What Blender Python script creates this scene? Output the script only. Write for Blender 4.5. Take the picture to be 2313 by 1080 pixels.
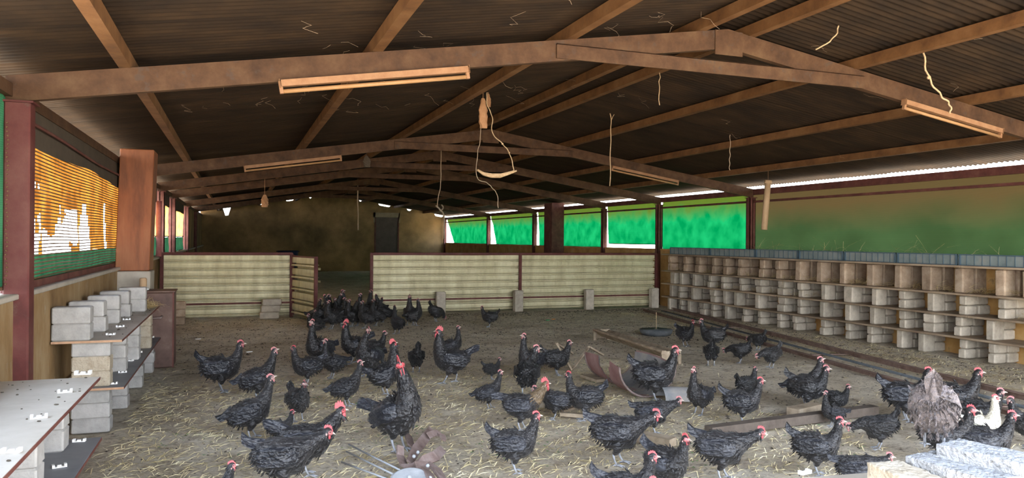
import bpy, bmesh, math, random
from mathutils import Vector, Matrix, noise, Euler
for o in list(bpy.data.objects): bpy.data.objects.remove(o)
R=random.Random(7)
SC=bpy.context.scene; COL=SC.collection
PI=math.pi
# ------------------------------------------------------------ camera, light
FPX,YAW,ROL,CH=1697.943,0.353,0.008,1.5
cam=bpy.data.objects.new('camera',bpy.data.cameras.new('camera')); COL.objects.link(cam)
cam.data.sensor_width=36; cam.data.lens=36*FPX/2313; cam.data.clip_start=.05; cam.data.clip_end=300
cam.location=(0,0,CH)
cam.matrix_world=Matrix.Translation((0,0,CH))@Matrix.Rotation(-YAW,4,'Z')@Matrix.Rotation(PI/2,4,'X')@Matrix.Rotation(ROL,4,'Z')
SC.camera=cam
W=bpy.data.worlds.new('sky'); SC.world=W; W.use_nodes=True
_n=W.node_tree.nodes; _l=W.node_tree.links
bg=_n['Background']; bg.inputs['Strength'].default_value=5.0
tc=_n.new('ShaderNodeTexCoord'); sx=_n.new('ShaderNodeSeparateXYZ'); rp=_n.new('ShaderNodeValToRGB')
_l.new(tc.outputs['Generated'],sx.inputs[0]); _l.new(sx.outputs[2],rp.inputs[0]); _l.new(rp.outputs[0],bg.inputs[0])
rp.color_ramp.elements[0].color=(.95,.97,1,1); rp.color_ramp.elements[1].color=(.50,.68,1,1)
sun=bpy.data.objects.new('sun',bpy.data.lights.new('sun','SUN')); COL.objects.link(sun)
sun.data.energy=16; sun.data.angle=.01; sun.data.color=(1,.93,.82)
sun.rotation_euler=Vector((-.12,-.42,1)).to_track_quat('Z','Y').to_euler()
SC.view_settings.view_transform='Standard'; SC.view_settings.look='None'; SC.view_settings.gamma=1
SC.view_settings.use_curve_mapping=False; SC.view_settings.exposure=1.3

# ------------------------------------------------------------ measuring helpers: a pixel of the photo meets a world plane
_c,_s=math.cos(YAW),math.sin(YAW)
def ray(u,v):
    a=(u-1156.5)/FPX; b=(v-540)/FPX
    x=a*math.cos(ROL)+b*math.sin(ROL); y=-a*math.sin(ROL)+b*math.cos(ROL)
    return Vector((x*_c+_s,-x*_s+_c,-y))
def plane(u,v,ax,val):
    d=ray(u,v); o=Vector((0,0,CH)); return o+d*((val-o[ax])/d[ax])
def G(u,v,z=0): return plane(u,v,2,z)
def onX(u,v,x): return plane(u,v,0,x)
def onY(u,v,y): return plane(u,v,1,y)
def proj(p):
    x=p[0]*_c-p[1]*_s; z=p[0]*_s+p[1]*_c; y=-(p[2]-CH)
    x/=z; y/=z
    return 1156.5+FPX*(x*math.cos(ROL)-y*math.sin(ROL)), 540+FPX*(x*math.sin(ROL)+y*math.cos(ROL))
def depth(p): return p[0]*_s+p[1]*_c
# ------------------------------------------------------------ materials
def ramp(nt,fac,stops):
    r=nt.nodes.new('ShaderNodeValToRGB'); e=r.color_ramp.elements
    while len(e)<len(stops): e.new(.5)
    for k,(p,c) in enumerate(stops): e[k].position=p; e[k].color=(*c,1)
    nt.links.new(fac,r.inputs[0]); return r.outputs[0]
def M(name,stops,scale=6,rough=.8,bump=.3,bscale=40,bdist=.01,metal=0,stretch=(1,1,1),spots=None,rand=.0,spec=.3,vor=None,sheen=0,detail=6,coat=0):
    m=bpy.data.materials.new(name); m.use_nodes=True; nt=m.node_tree; N=nt.nodes; L=nt.links
    b=N['Principled BSDF']; b.inputs['Roughness'].default_value=rough; b.inputs['Metallic'].default_value=metal
    b.inputs['Specular IOR Level'].default_value=spec
    if sheen: b.inputs['Sheen Weight'].default_value=sheen; b.inputs['Sheen Roughness'].default_value=.4
    if coat: b.inputs['Coat Weight'].default_value=coat; b.inputs['Coat Roughness'].default_value=.35
    t=N.new('ShaderNodeTexCoord'); mp=N.new('ShaderNodeMapping'); mp.inputs['Scale'].default_value=stretch
    L.new(t.outputs['Object'],mp.inputs[0])
    oi=N.new('ShaderNodeObjectInfo')
    ad=N.new('ShaderNodeVectorMath'); ad.operation='ADD'; L.new(mp.outputs[0],ad.inputs[0])
    cb=N.new('ShaderNodeMath'); cb.operation='MULTIPLY'; cb.inputs[1].default_value=17; L.new(oi.outputs['Random'],cb.inputs[0]); L.new(cb.outputs[0],ad.inputs[1])
    vec=ad.outputs[0]
    n=N.new('ShaderNodeTexNoise'); n.inputs['Scale'].default_value=scale; n.inputs['Detail'].default_value=detail; n.inputs['Roughness'].default_value=.65
    L.new(vec,n.inputs['Vector'])
    col=ramp(nt,n.outputs[0],[(.3+.4*i/(len(stops)-1),c) for i,c in enumerate(stops)])
    if spots:
        sc,thr,sc_c,amt=spots
        n2=N.new('ShaderNodeTexNoise'); n2.inputs['Scale'].default_value=sc; n2.inputs['Detail'].default_value=8; n2.inputs['Roughness'].default_value=.7
        L.new(vec,n2.inputs['Vector'])
        mr=N.new('ShaderNodeMapRange'); mr.inputs[1].default_value=thr; mr.inputs[2].default_value=thr+.07; mr.inputs[4].default_value=amt; L.new(n2.outputs[0],mr.inputs[0])
        mx=N.new('ShaderNodeMix'); mx.data_type='RGBA'; L.new(mr.outputs[0],mx.inputs['Factor']); L.new(col,mx.inputs['A']); mx.inputs['B'].default_value=(*sc_c,1); col=mx.outputs['Result']
    if rand:
        hs=N.new('ShaderNodeHueSaturation'); mr=N.new('ShaderNodeMapRange'); mr.inputs[3].default_value=1-rand; mr.inputs[4].default_value=1+rand
        L.new(oi.outputs['Random'],mr.inputs[0]); L.new(mr.outputs[0],hs.inputs['Value']); L.new(col,hs.inputs['Color']); col=hs.outputs[0]
    L.new(col,b.inputs['Base Color'])
    if bump:
        bn=N.new('ShaderNodeTexNoise'); bn.inputs['Scale'].default_value=bscale; bn.inputs['Detail'].default_value=5; L.new(vec,bn.inputs['Vector'])
        bp=N.new('ShaderNodeBump'); bp.inputs['Strength'].default_value=bump; bp.inputs['Distance'].default_value=bdist; L.new(bn.outputs[0],bp.inputs['Height'])
        if vor:
            vn=N.new('ShaderNodeTexVoronoi'); vn.inputs['Scale'].default_value=vor; L.new(vec,vn.inputs['Vector'])
            b2=N.new('ShaderNodeBump'); b2.inputs['Strength'].default_value=.8; b2.inputs['Distance'].default_value=bdist; L.new(vn.outputs['Distance'],b2.inputs['Height']); L.new(b2.outputs[0],bp.inputs['Normal'])
        L.new(bp.outputs[0],b.inputs['Normal'])
    return m
def cloth(name,c1,c2,scale,trans,stretch=(1,1,1),top=None):
    # woven shade cloth: part diffuse, part translucent; optional second colour blended in toward the top
    m=bpy.data.materials.new(name); m.use_nodes=True; nt=m.node_tree; N=nt.nodes; L=nt.links
    N.remove(N['Principled BSDF']); out=N['Material Output']
    t=N.new('ShaderNodeTexCoord'); mp=N.new('ShaderNodeMapping'); mp.inputs['Scale'].default_value=stretch; L.new(t.outputs['Object'],mp.inputs[0])
    n=N.new('ShaderNodeTexNoise'); n.inputs['Scale'].default_value=scale; n.inputs['Detail'].default_value=6; L.new(mp.outputs[0],n.inputs['Vector'])
    col=ramp(nt,n.outputs[0],[(.35,c1),(.65,c2)])
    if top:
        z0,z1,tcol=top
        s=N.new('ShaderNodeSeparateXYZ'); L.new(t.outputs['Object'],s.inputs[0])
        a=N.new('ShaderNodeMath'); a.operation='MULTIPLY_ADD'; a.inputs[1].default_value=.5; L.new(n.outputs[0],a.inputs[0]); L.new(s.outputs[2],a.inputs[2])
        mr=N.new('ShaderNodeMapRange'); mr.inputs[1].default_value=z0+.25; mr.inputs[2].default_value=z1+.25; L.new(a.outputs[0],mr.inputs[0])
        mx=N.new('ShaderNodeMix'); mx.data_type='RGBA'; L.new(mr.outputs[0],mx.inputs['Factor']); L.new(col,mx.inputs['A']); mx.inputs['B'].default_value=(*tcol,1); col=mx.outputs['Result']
    # fine weave
    w=N.new('ShaderNodeTexWave'); w.bands_direction='Z'; w.inputs['Scale'].default_value=22; w.inputs['Distortion'].default_value=1.2; L.new(t.outputs['Object'],w.inputs['Vector'])
    mw=N.new('ShaderNodeMix'); mw.data_type='RGBA'; mw.blend_type='MULTIPLY'; mw.inputs['Factor'].default_value=.22; L.new(col,mw.inputs['A']); L.new(w.outputs['Color'],mw.inputs['B']); col=mw.outputs['Result']
    d=N.new('ShaderNodeBsdfDiffuse'); tr=N.new('ShaderNodeBsdfTranslucent'); L.new(col,d.inputs[0]); L.new(col,tr.inputs[0])
    ms=N.new('ShaderNodeMixShader'); ms.inputs[0].default_value=trans; L.new(d.outputs[0],ms.inputs[1]); L.new(tr.outputs[0],ms.inputs[2]); L.new(ms.outputs[0],out.inputs[0])
    return m
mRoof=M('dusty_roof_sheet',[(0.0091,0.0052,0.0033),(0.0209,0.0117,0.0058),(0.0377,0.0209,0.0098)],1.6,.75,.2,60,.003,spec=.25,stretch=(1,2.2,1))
mSteel=M('dusty_brown_steel',[(0.0355,0.0164,0.0078),(0.0717,0.0343,0.0157),(0.1008,0.0557,0.0271)],5,.75,.35,55,.004,spots=(9,.58,(.06,.04,.03),.7))
mPurlin=M('rusty_orange_steel',[(0.0820,0.0353,0.0126),(0.1476,0.0672,0.0235),(0.1968,0.1008,0.0420)],4,.75,.3,50,.003,spots=(14,.62,(.10,.05,.03),.7))
mRed=M('red_oxide_steel',[(0.0562,0.0135,0.0120),(0.0975,0.0240,0.0210),(0.1275,0.0450,0.0360)],3.5,.6,.3,45,.003,spots=(6,.6,(.10,.06,.045),.7))
mDarkRed=M('dark_red_oxide_steel',[(.07,.025,.02),(.12,.04,.032),(.17,.075,.055)],5,.65,.3,45,.003)
mColumn=M('varnished_brown_column',[(.14,.045,.018),(.25,.085,.032),(.31,.12,.05)],3,.5,.15,30,.003,stretch=(2,2,.35))
mWallL=M('stained_ochre_wall',[(.13,.075,.03),(.24,.15,.065),(.34,.25,.14)],2.2,.9,.4,30,.01,stretch=(1,1,.5),spots=(3,.6,(.34,.31,.26),.6))
mWallR=M('yellow_ochre_wall',[(.30,.16,.05),(.45,.26,.09),(.52,.36,.17)],2.5,.9,.4,30,.01,spots=(5,.6,(.15,.09,.045),.6))
mWallB=M('smoky_back_wall',[(0.125,0.083,0.040),(0.250,0.160,0.071),(0.425,0.264,0.114)],.8,.9,.3,18,.01,spots=(2.5,.62,(.18,.13,.07),.4))
mDoor=M('dark_timber_door',[(.08,.06,.05),(.12,.09,.075)],4,.7,.2)
mFrame=M('pale_timber_frame',[(.22,.17,.11),(.30,.24,.16)],6,.8,.2)
mWood=M('weathered_plank',[(.22,.155,.10),(.33,.245,.165),(.43,.34,.235)],5,.85,.4,60,.004,stretch=(4,.6,4),rand=.2)
mWoodX=M('weathered_timber',[(.17,.13,.09),(.30,.24,.17),(.42,.35,.26)],7,.85,.4,60,.004,rand=.15)
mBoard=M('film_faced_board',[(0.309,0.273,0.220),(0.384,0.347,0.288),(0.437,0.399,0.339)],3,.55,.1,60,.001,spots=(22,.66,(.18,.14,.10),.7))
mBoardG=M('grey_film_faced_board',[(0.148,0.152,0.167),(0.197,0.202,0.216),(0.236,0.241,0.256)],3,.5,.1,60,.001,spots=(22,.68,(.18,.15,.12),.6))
mEdge=M('raw_board_edge',[(.35,.2,.12),(.5,.32,.2)],20,.8,.2)
mBrick=M('grey_cement_brick',[(0.334,0.297,0.237),(0.450,0.400,0.325),(0.551,0.497,0.400)],9,.9,.6,60,.006,rand=.14,spots=(38,.66,(.15,.13,.10),.6),spec=.15)
mBrickT=M('worn_brown_brick',[(0.247,0.175,0.120),(0.351,0.263,0.186),(0.442,0.350,0.258)],8,.95,.6,50,.008,rand=.18,spots=(20,.65,(.16,.11,.07),.6),spec=.15)
mBlock=M('pale_cement_block',[(0.297,0.293,0.276),(0.379,0.369,0.349),(0.441,0.430,0.410)],10,.9,.6,70,.005,rand=.1,spots=(45,.67,(.2,.18,.15),.6),spec=.15)
mBlockP=M('pitted_tan_block',[(.30,.25,.18),(.40,.35,.27),(.46,.41,.33)],10,.95,.9,60,.01,rand=.08,spots=(30,.6,(.10,.08,.06),.8),spec=.1)
mLime=M('whitewashed_block',[(0.213,0.213,0.205),(0.295,0.299,0.303),(0.361,0.365,0.369)],12,.9,1,60,.02,spots=(55,.58,(.16,.15,.13),.75),spec=.15)
mSheet=M('pale_sheet_metal',[(0.413,0.371,0.224),(0.571,0.532,0.336),(0.689,0.657,0.447)],2.2,.5,.1,20,.002,metal=.15,stretch=(3,1,.7),spots=(5,.62,(.34,.28,.16),.5))
mTank=M('rust_brown_tank',[(.075,.042,.034),(.12,.07,.055),(.17,.11,.085)],4,.55,.25,30,.003,spots=(8,.62,(.20,.15,.12),.5))
mClip=M('white_plastic',[(.78,.78,.76),(.85,.85,.83)],8,.45,0)
mTube=M('dusty_tube',[(0.3100,0.1624,0.0700),(0.3844,0.2204,0.1000)],8,.5,.1)
mBatten=M('dusty_batten',[(0.2340,0.1140,0.0550),(0.3250,0.1800,0.0935)],10,.7,.3,60)
mRope=M('sisal_rope',[(.42,.28,.15),(.58,.42,.26)],30,.9,.6,200,.003)
mPaper=M('brown_paper_sack',[(.34,.17,.08),(.50,.28,.15)],10,.8,.5,40)
mPipe=M('dusty_pvc_pipe',[(.38,.25,.14),(.50,.35,.21)],5,.7,.1)
mWeb=M('dusty_cobweb',[(.35,.25,.17),(.5,.38,.27)],10,.9,0)
mCrate=M('blue_grey_plastic',[(.13,.17,.17),(.20,.24,.235),(.26,.28,.26)],4,.5,.1,spots=(8,.6,(.26,.24,.20),.5))
mCrateD=M('dark_plastic_rib',[(.05,.09,.12),(.09,.13,.16)],4,.5,.1)
mBlue=M('navy_plastic',[(.012,.02,.05),(.02,.03,.07)],3,.5,0)
mStraw=M('straw',[(.42,.30,.12),(.60,.46,.22),(.72,.60,.34)],3,.7,0,detail=2)
mStrawD=M('dusty_straw',[(.50,.40,.20),(.72,.61,.36),(.88,.80,.55)],3,.8,0,detail=2)
mDung=M('dry_droppings',[(.045,.038,.03),(.09,.075,.058)],20,.95,0)
mLeafBit=M('green_leaf_scraps',[(.12,.2,.08),(.2,.3,.14)],6,.7,0)
mRail=M('dusty_brown_rail',[(.12,.075,.058),(.20,.135,.11),(.28,.20,.165)],7,.75,.3,50,.003,spots=(15,.6,(.08,.055,.045),.6))
mScrap=M('rust_pink_scrap_steel',[(.11,.075,.066),(.19,.14,.125),(.26,.21,.20)],9,.55,.5,50,.004,spots=(20,.6,(.10,.06,.05),.6),metal=.1)
mGalv=M('galvanised_rod',[(.26,.28,.30),(.40,.42,.44)],12,.5,.3)
mDrumO=M('faded_pink_drum_outside',[(0.2070,0.1080,0.1035),(0.3060,0.1800,0.1710),(0.3780,0.2520,0.2430)],4,.6,.1)
mDrumI=M('dusty_blue_drum_inside',[(.16,.18,.20),(.28,.28,.28),(.42,.38,.33)],4,.7,.2)
mDish=M('dusty_black_rubber',[(.05,.06,.065),(.12,.13,.14)],8,.7,.2)
mSheen=None
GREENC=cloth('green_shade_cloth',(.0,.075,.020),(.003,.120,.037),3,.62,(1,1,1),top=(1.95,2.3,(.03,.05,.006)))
GREEND=cloth('unlit_dusty_green_shade_cloth',(.026,.050,.018),(.036,.070,.026),2,.22,(1,.6,1),top=(1.65,2.15,(.070,.050,.020)))  # darker, less translucent copy of the green cloth; missing backlight is in the colour
ORANGE=cloth('torn_orange_net',(.12,.042,.006),(.26,.115,.018),5,.7,(1,1.5,.7))
GREENL=cloth('faded_green_net',(.010,.05,.024),(.025,.09,.042),5,.3,(1,1.5,.7))
TAN=cloth('tan_sacking',(.36,.20,.06),(.50,.32,.13),6,.7)
mValance=M('dusty_brown_valance_net',[(.055,.042,.03),(.085,.065,.045)],4,.9,.3,80,.003)
mNetWire=M('brown_net_strand',[(.12,.065,.03),(.2,.12,.06)],6,.9,0)
def birdmat(name,stops,rough=.42,spots=None):
    return M(name,stops,9,rough,.8,75,.010,stretch=(.45,1,1),vor=42,rand=.25,spec=.55,sheen=.10,spots=spots)
mFeath=birdmat('black_plumage',[(0.0052,0.0052,0.0065),(0.0130,0.0123,0.0137),(0.0292,0.0273,0.0279)])
mWing=birdmat('blue_sheen_wing_plumage',[(0.0056,0.0063,0.0090),(0.0140,0.0154,0.0210),(0.0350,0.0385,0.0488)],.30)  # bluer than the body plumage; part of the blue sheen is put into colour
mFeathD=birdmat('deep_black_plumage',[(.005,.005,.006),(.012,.012,.013),(.022,.021,.022)])
mGold=birdmat('gold_flecked_hackle',[(.03,.022,.014),(.12,.08,.04),(.24,.18,.11)])
mBrownF=birdmat('dusty_grey_brown_plumage',[(0.0350,0.0280,0.0266),(0.0910,0.0735,0.0700),(0.1680,0.1365,0.1295)],.7)
mWhiteF=birdmat('cream_plumage',[(.55,.5,.38),(.72,.68,.56),(.8,.77,.68)],.7)
mComb=M('red_comb',[(.36,.05,.06),(.46,.10,.11)],25,.45,.3,90,.002)
mPink=M('pink_comb_skin',[(.34,.11,.115),(.42,.18,.18)],30,.5,.3,90,.002)
mPale=M('pale_pink_face_skin',[(.34,.19,.18),(.42,.29,.27)],40,.5,.3,90,.002)
mEye=M('dark_eye',[(.01,.005,.004),(.02,.01,.008)],5,.1,0,spec=.6)
mBeak=M('horn_beak',[(.30,.25,.21),(.45,.40,.35)],20,.4,0)
mShank=M('slate_shank',[(.20,.21,.23),(.34,.35,.37)],30,.6,.3,120,.002)
# floor: trodden earth, dung and chaff
def floor_material():
    m=bpy.data.materials.new('trodden_earth_and_litter'); m.use_nodes=True; nt=m.node_tree; N=nt.nodes; L=nt.links
    b=N['Principled BSDF']; b.inputs['Roughness'].default_value=.95; b.inputs['Specular IOR Level'].default_value=.1
    t=N.new('ShaderNodeTexCoord')
    def nz(sc,det=6,st=(1,1,1),ro=.6):
        mp=N.new('ShaderNodeMapping'); mp.inputs['Scale'].default_value=st; L.new(t.outputs['Object'],mp.inputs[0])
        n=N.new('ShaderNodeTexNoise'); n.inputs['Scale'].default_value=sc; n.inputs['Detail'].default_value=det; n.inputs['Roughness'].default_value=ro; L.new(mp.outputs[0],n.inputs['Vector']); return n.outputs[0]
    c=ramp(nt,nz(1.1),[(.32,(.58,.50,.385)),(.5,(.76,.68,.54)),(.68,(.84,.77,.64))])
    def mixin(c,fac,col,a,b_,amt):
        mr=N.new('ShaderNodeMapRange'); mr.inputs[1].default_value=a; mr.inputs[2].default_value=b_; mr.inputs[4].default_value=amt; L.new(fac,mr.inputs[0])
        mx=N.new('ShaderNodeMix'); mx.data_type='RGBA'; L.new(mr.outputs[0],mx.inputs['Factor']); L.new(c,mx.inputs['A']); mx.inputs['B'].default_value=(*col,1); return mx.outputs['Result']
    c=mixin(c,nz(16,8,(1,1.3,1),.7),(.22,.17,.11),.53,.62,.5)
    c=mixin(c,nz(38,6,(.6,1,1),.7),(.13,.105,.075),.56,.63,.6)
    c=mixin(c,nz(4.5,9,(1,1,1),.75),(.27,.20,.13),.50,.62,.6)
    c=mixin(c,nz(45,4,(.5,1.6,1)),(.78,.70,.54),.54,.62,.7)
    c=mixin(c,nz(7,6),(.27,.27,.16),.62,.72,.35)
    c=mixin(c,nz(.7,3),(.34,.25,.14),.55,.72,.45)
    L.new(c,b.inputs['Base Color'])
    bp=N.new('ShaderNodeBump'); bp.inputs['Strength'].default_value=1; bp.inputs['Distance'].default_value=.035; L.new(nz(28,8,(.7,1,1),.75),bp.inputs['Height']); L.new(bp.outputs[0],b.inputs['Normal'])
    return m
mFloor=floor_material()
mOut=M('bright_dry_ground_outside',[(.5,.40,.28),(.6,.50,.37)],.5,.95,.2)
# ------------------------------------------------------------ mesh helpers
def tag(o,label=None,cat=None,group=None,kind=None):
    if label: o['label']=label
    if cat: o['category']=cat
    if group: o['group']=group
    if kind: o['kind']=kind
    return o
def empty(name,loc=(0,0,0),rz=0):
    o=bpy.data.objects.new(name,None); o.empty_display_size=.1; o.location=loc; o.rotation_euler=(0,0,rz); COL.objects.link(o); return o
class MB:
    def __init__(s): s.v=[]; s.f=[]; s.m=[]
    def add(s,vs,fs,mi=0):
        n=len(s.v); s.v+= [tuple(p) for p in vs]; s.f+=[tuple(i+n for i in f) for f in fs]; s.m+=[mi]*len(fs); return s
    def box(s,x0,x1,y0,y1,z0,z1,mi=0,mat=None,bev=0):
        if x0>x1:x0,x1=x1,x0
        if y0>y1:y0,y1=y1,y0
        if bev:
            vs=[];b=bev
            for z,i in ((z0,b),(z0+b,0),(z1-b,0),(z1,b)):
                for (px,py) in ((x0+i+b,y0+i),(x1-i-b,y0+i),(x1-i,y0+i+b),(x1-i,y1-i-b),(x1-i-b,y1-i),(x0+i+b,y1-i),(x0+i,y1-i-b),(x0+i,y0+i+b)): vs.append((px,py,z))
            fs=[tuple(range(7,-1,-1)),tuple(range(24,32))]
            for r in range(3):
                for k in range(8): fs.append((r*8+k,r*8+(k+1)%8,r*8+8+(k+1)%8,r*8+8+k))
        else:
            vs=[(x0,y0,z0),(x1,y0,z0),(x1,y1,z0),(x0,y1,z0),(x0,y0,z1),(x1,y0,z1),(x1,y1,z1),(x0,y1,z1)]
            fs=[(3,2,1,0),(4,5,6,7),(0,1,5,4),(1,2,6,5),(2,3,7,6),(3,0,4,7)]
        if mat is not None: vs=[mat@Vector(p) for p in vs]
        return s.add(vs,fs,mi)
    def bar(s,a,b,w,h,mi=0,up=(0,0,1)):     # square bar from a to b
        a=Vector(a);b=Vector(b);d=(b-a).normalized();u=Vector(up); x=d.cross(u)
        if x.length<1e-4: x=d.cross(Vector((1,0,0)))
        x.normalize(); z=x.cross(d); x*=w/2; z*=h/2
        vs=[a-x-z,a+x-z,a+x+z,a-x+z,b-x-z,b+x-z,b+x+z,b-x+z]
        return s.add(vs,[(3,2,1,0),(4,5,6,7),(0,1,5,4),(1,2,6,5),(2,3,7,6),(3,0,4,7)],mi)
    def tube(s,pts,rad,n=8,mi=0,cap=True):
        pts=[Vector(p) for p in pts]; rs=rad if isinstance(rad,(list,tuple)) else [rad]*len(pts)
        base=len(s.v); prev=None
        for i,p in enumerate(pts):
            d=(pts[min(i+1,len(pts)-1)]-pts[max(i-1,0)]).normalized()
            if prev is None:
                x=d.cross(Vector((0,0,1)));
                if x.length<.05: x=d.cross(Vector((0,1,0)))
            else: x=prev-d*prev.dot(d)
            x.normalize(); prev=x; y=d.cross(x)
            for k in range(n):
                t=2*PI*k/n; q=p+(x*math.cos(t)+y*math.sin(t))*rs[i]; s.v.append(tuple(q))
        for i in range(len(pts)-1):
            for k in range(n):
                a=base+i*n+k; b_=base+i*n+(k+1)%n; s.f.append((a,b_,b_+n,a+n)); s.m.append(mi)
        if cap:
            s.f.append(tuple(base+k for k in range(n-1,-1,-1))); s.f.append(tuple(base+(len(pts)-1)*n+k for k in range(n))); s.m+=[mi,mi]
        return s
    def ball(s,c,r,nu=8,nv=6,mi=0,mat=None):
        c=Vector(c); r=Vector(r if hasattr(r,'__len__') else (r,r,r)); vs=[];fs=[]
        vs.append((0,0,-1))
        for j in range(1,nv):
            t=-PI/2+PI*j/nv
            for k in range(nu): vs.append((math.cos(t)*math.cos(2*PI*k/nu),math.cos(t)*math.sin(2*PI*k/nu),math.sin(t)))
        vs.append((0,0,1)); T=len(vs)-1
        for k in range(nu):
            fs.append((0,1+(k+1)%nu,1+k)); fs.append((T,T-nu+k,T-nu+(k+1)%nu))
        for j in range(nv-2):
            for k in range(nu): a=1+j*nu+k; b=1+j*nu+(k+1)%nu; fs.append((a,b,b+nu,a+nu))
        vs=[Vector((p[0]*r.x,p[1]*r.y,p[2]*r.z)) for p in vs]
        if mat is not None: vs=[mat@p for p in vs]
        return s.add([p+c for p in vs],fs,mi)
    def mesh(s,name,mats,smooth=False):
        me=bpy.data.meshes.new(name); me.from_pydata(s.v,[],s.f)
        if not isinstance(mats,(list,tuple)): mats=[mats]
        for m in mats: me.materials.append(m)
        if len(mats)>1: me.polygons.foreach_set('material_index',s.m)
        if smooth: me.polygons.foreach_set('use_smooth',[True]*len(me.polygons))
        me.update(); return me
    def build(s,name,mats,parent=None,smooth=False,**kw):
        o=bpy.data.objects.new(name,s.mesh(name,mats,smooth)); COL.objects.link(o)
        if parent is not None: o.parent=parent
        return tag(o,**kw)
def place(name,me,parent=None,loc=(0,0,0),rot=(0,0,0),sc=1,**kw):
    o=bpy.data.objects.new(name,me); COL.objects.link(o); o.location=loc; o.rotation_euler=rot
    o.scale=(sc,sc,sc) if not hasattr(sc,'__len__') else sc
    if parent is not None: o.parent=parent
    return tag(o,**kw)
# ------------------------------------------------------------ the shell
XL,XR,XM=-1.282,9.27,3.99
def rz(x): return 3.33-.158*abs(x-XM)          # top edge of the rafters; the purlins stand on it
YW=34.4; Y0=-1.0; YR=.6   # YR: unseen roof edge, placed for the daylight it lets in; open sky before it
# floor
def floor_z(x,y):
    return .018*noise.noise(Vector((x*1.3,y*1.3,0)))+.012*noise.noise(Vector((x*5,y*5,3)))+.006*noise.noise(Vector((x*14,y*14,7)))-.012
b=MB(); ys=[Y0+.0]; 
while ys[-1]<YW+.3: ys.append(ys[-1]+(.07 if ys[-1]<15 else .3))
xs=[XL-.15+ i*.075 for i in range(int((XR-XL+.35)/.075)+1)]
for y in ys:
    for x in xs: b.v.append((x,y,floor_z(x,y)))
nx=len(xs)
for j in range(len(ys)-1):
    for i in range(nx-1): b.f.append((j*nx+i,j*nx+i+1,j*nx+nx+i+1,j*nx+nx+i))
b.m=[0]*len(b.f)
b.build('floor',mFloor,smooth=True,kind='structure')
b=MB(); b.box(-40,50,-40,Y0,-.2,-.03).box(-40,XL-.15,Y0,60,-.2,-.03).box(XR+.2,50,Y0,60,-.2,-.03).box(XL-.15,XR+.2,YW+.3,60,-.2,-.03)
b.build('ground_outside',mOut,kind='structure')
# roof: corrugated sheets, each its own piece, corrugations running down the slope
ceil=empty('ceiling'); tag(ceil,kind='structure')
def sheet(side,width,thick=0):
    b=MB(); pitch=.076; n=int(width/pitch*8); 
    x0,x1=(XL-.42,XM) if side<0 else (XM,XR+.28)
    cols=[x0,x0+(x1-x0)*.5,x1]
    for i in range(n+1):
        y=width*i/n; dz=.010*math.sin(2*PI*y/pitch)
        for x in cols: b.v.append((x,y,rz(x)+.115+dz))
    for i in range(n):
        for k in range(2): b.f.append((i*3+k,i*3+k+1,i*3+k+4,i*3+k+3))
    b.m=[0]*len(b.f); return b.mesh('roof_sheet',mRoof,True)
SW=.076*11
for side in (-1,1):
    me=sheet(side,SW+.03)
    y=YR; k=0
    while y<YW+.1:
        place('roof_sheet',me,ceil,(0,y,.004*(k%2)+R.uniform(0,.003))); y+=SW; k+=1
# ridge cap
b=MB(); b.box(XM-.2,XM+.2,YR,YW+.5,3.46,3.475); b.build('ridge_cap',mRoof,ceil)
# walls
wl=empty('wall_left'); tag(wl,kind='structure')
MB().box(XL-.16,XL,Y0,YW,-.1,1.10).build('low_wall',mWallL,wl)
MB().box(XL-.18,XL+.03,Y0,YW,1.10,1.135,bev=.006).build('ledge',mBoard,wl)
MB().box(XL-.10,XL-.02,YR,YW,2.36,2.44).build('eave_beam',mSteel,wl)
wr=empty('wall_right'); tag(wr,kind='structure')
MB().box(XR,XR+.16,Y0,YW,-.1,1.26).build('low_wall',mWallR,wr)
MB().box(XR-.01,XR+.17,Y0,YW,1.26,1.30).build('ledge',mWallR,wr)
MB().box(XR+.02,XR+.08,YR,YW,2.38,2.49).build('eave_beam',mDarkRed,wr)
MB().box(XR+.0,XR+.04,YR,YW,2.23,2.27).build('curtain_rail',mDarkRed,wr)
# back wall with a ragged top that leaves slivers of daylight under the roof
b=MB(); xs=[XL-.1+i*.11 for i in range(98)]
for x in xs:
    t=rz(min(max(x,XL),XR))+.07
    gap=.0
    for (gx,gw,gd) in ((6.45,.28,.05),(7.55,.12,.05),(9.0,.2,.06),(4.2,.06,.05),(1.0,.05,.04),(2.2,.16,.035),(-.35,.14,.16),(5.3,.05,.05),(3.1,.05,.04)):
        if abs(x-gx)<gw: gap=gd
    b.v+= [(x,YW,-.1),(x,YW,t+.05-gap*2.2),(x,YW+.2,-.1),(x,YW+.2,t+.05-gap*2.2)]
for i in range(len(xs)-1):
    a=i*4; b.f+=[(a,a+4,a+5,a+1),(a+1,a+5,a+7,a+3),(a+6,a+2,a+3,a+7)]
b.m=[0]*len(b.f); b.build('wall_back',mWallB,kind='structure')
d=empty('door_1',(6.53,YW,0)); tag(d,kind='structure')
MB().box(-.50,.50,-.05,-.01,0,2.45).build('door_panel',mDoor,d)
MB().box(-.60,.60,-.07,0,2.45,2.66).box(-.60,-.53,-.07,0,2.2,2.66).box(.53,.60,-.07,0,2.2,2.66).build('door_lintel',mFrame,d)
MB().box(-.56,-.5,-.07,0,0,2.45).box(.50,.56,-.07,0,0,2.45).build('door_jamb',mDarkRed,d)
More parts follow.
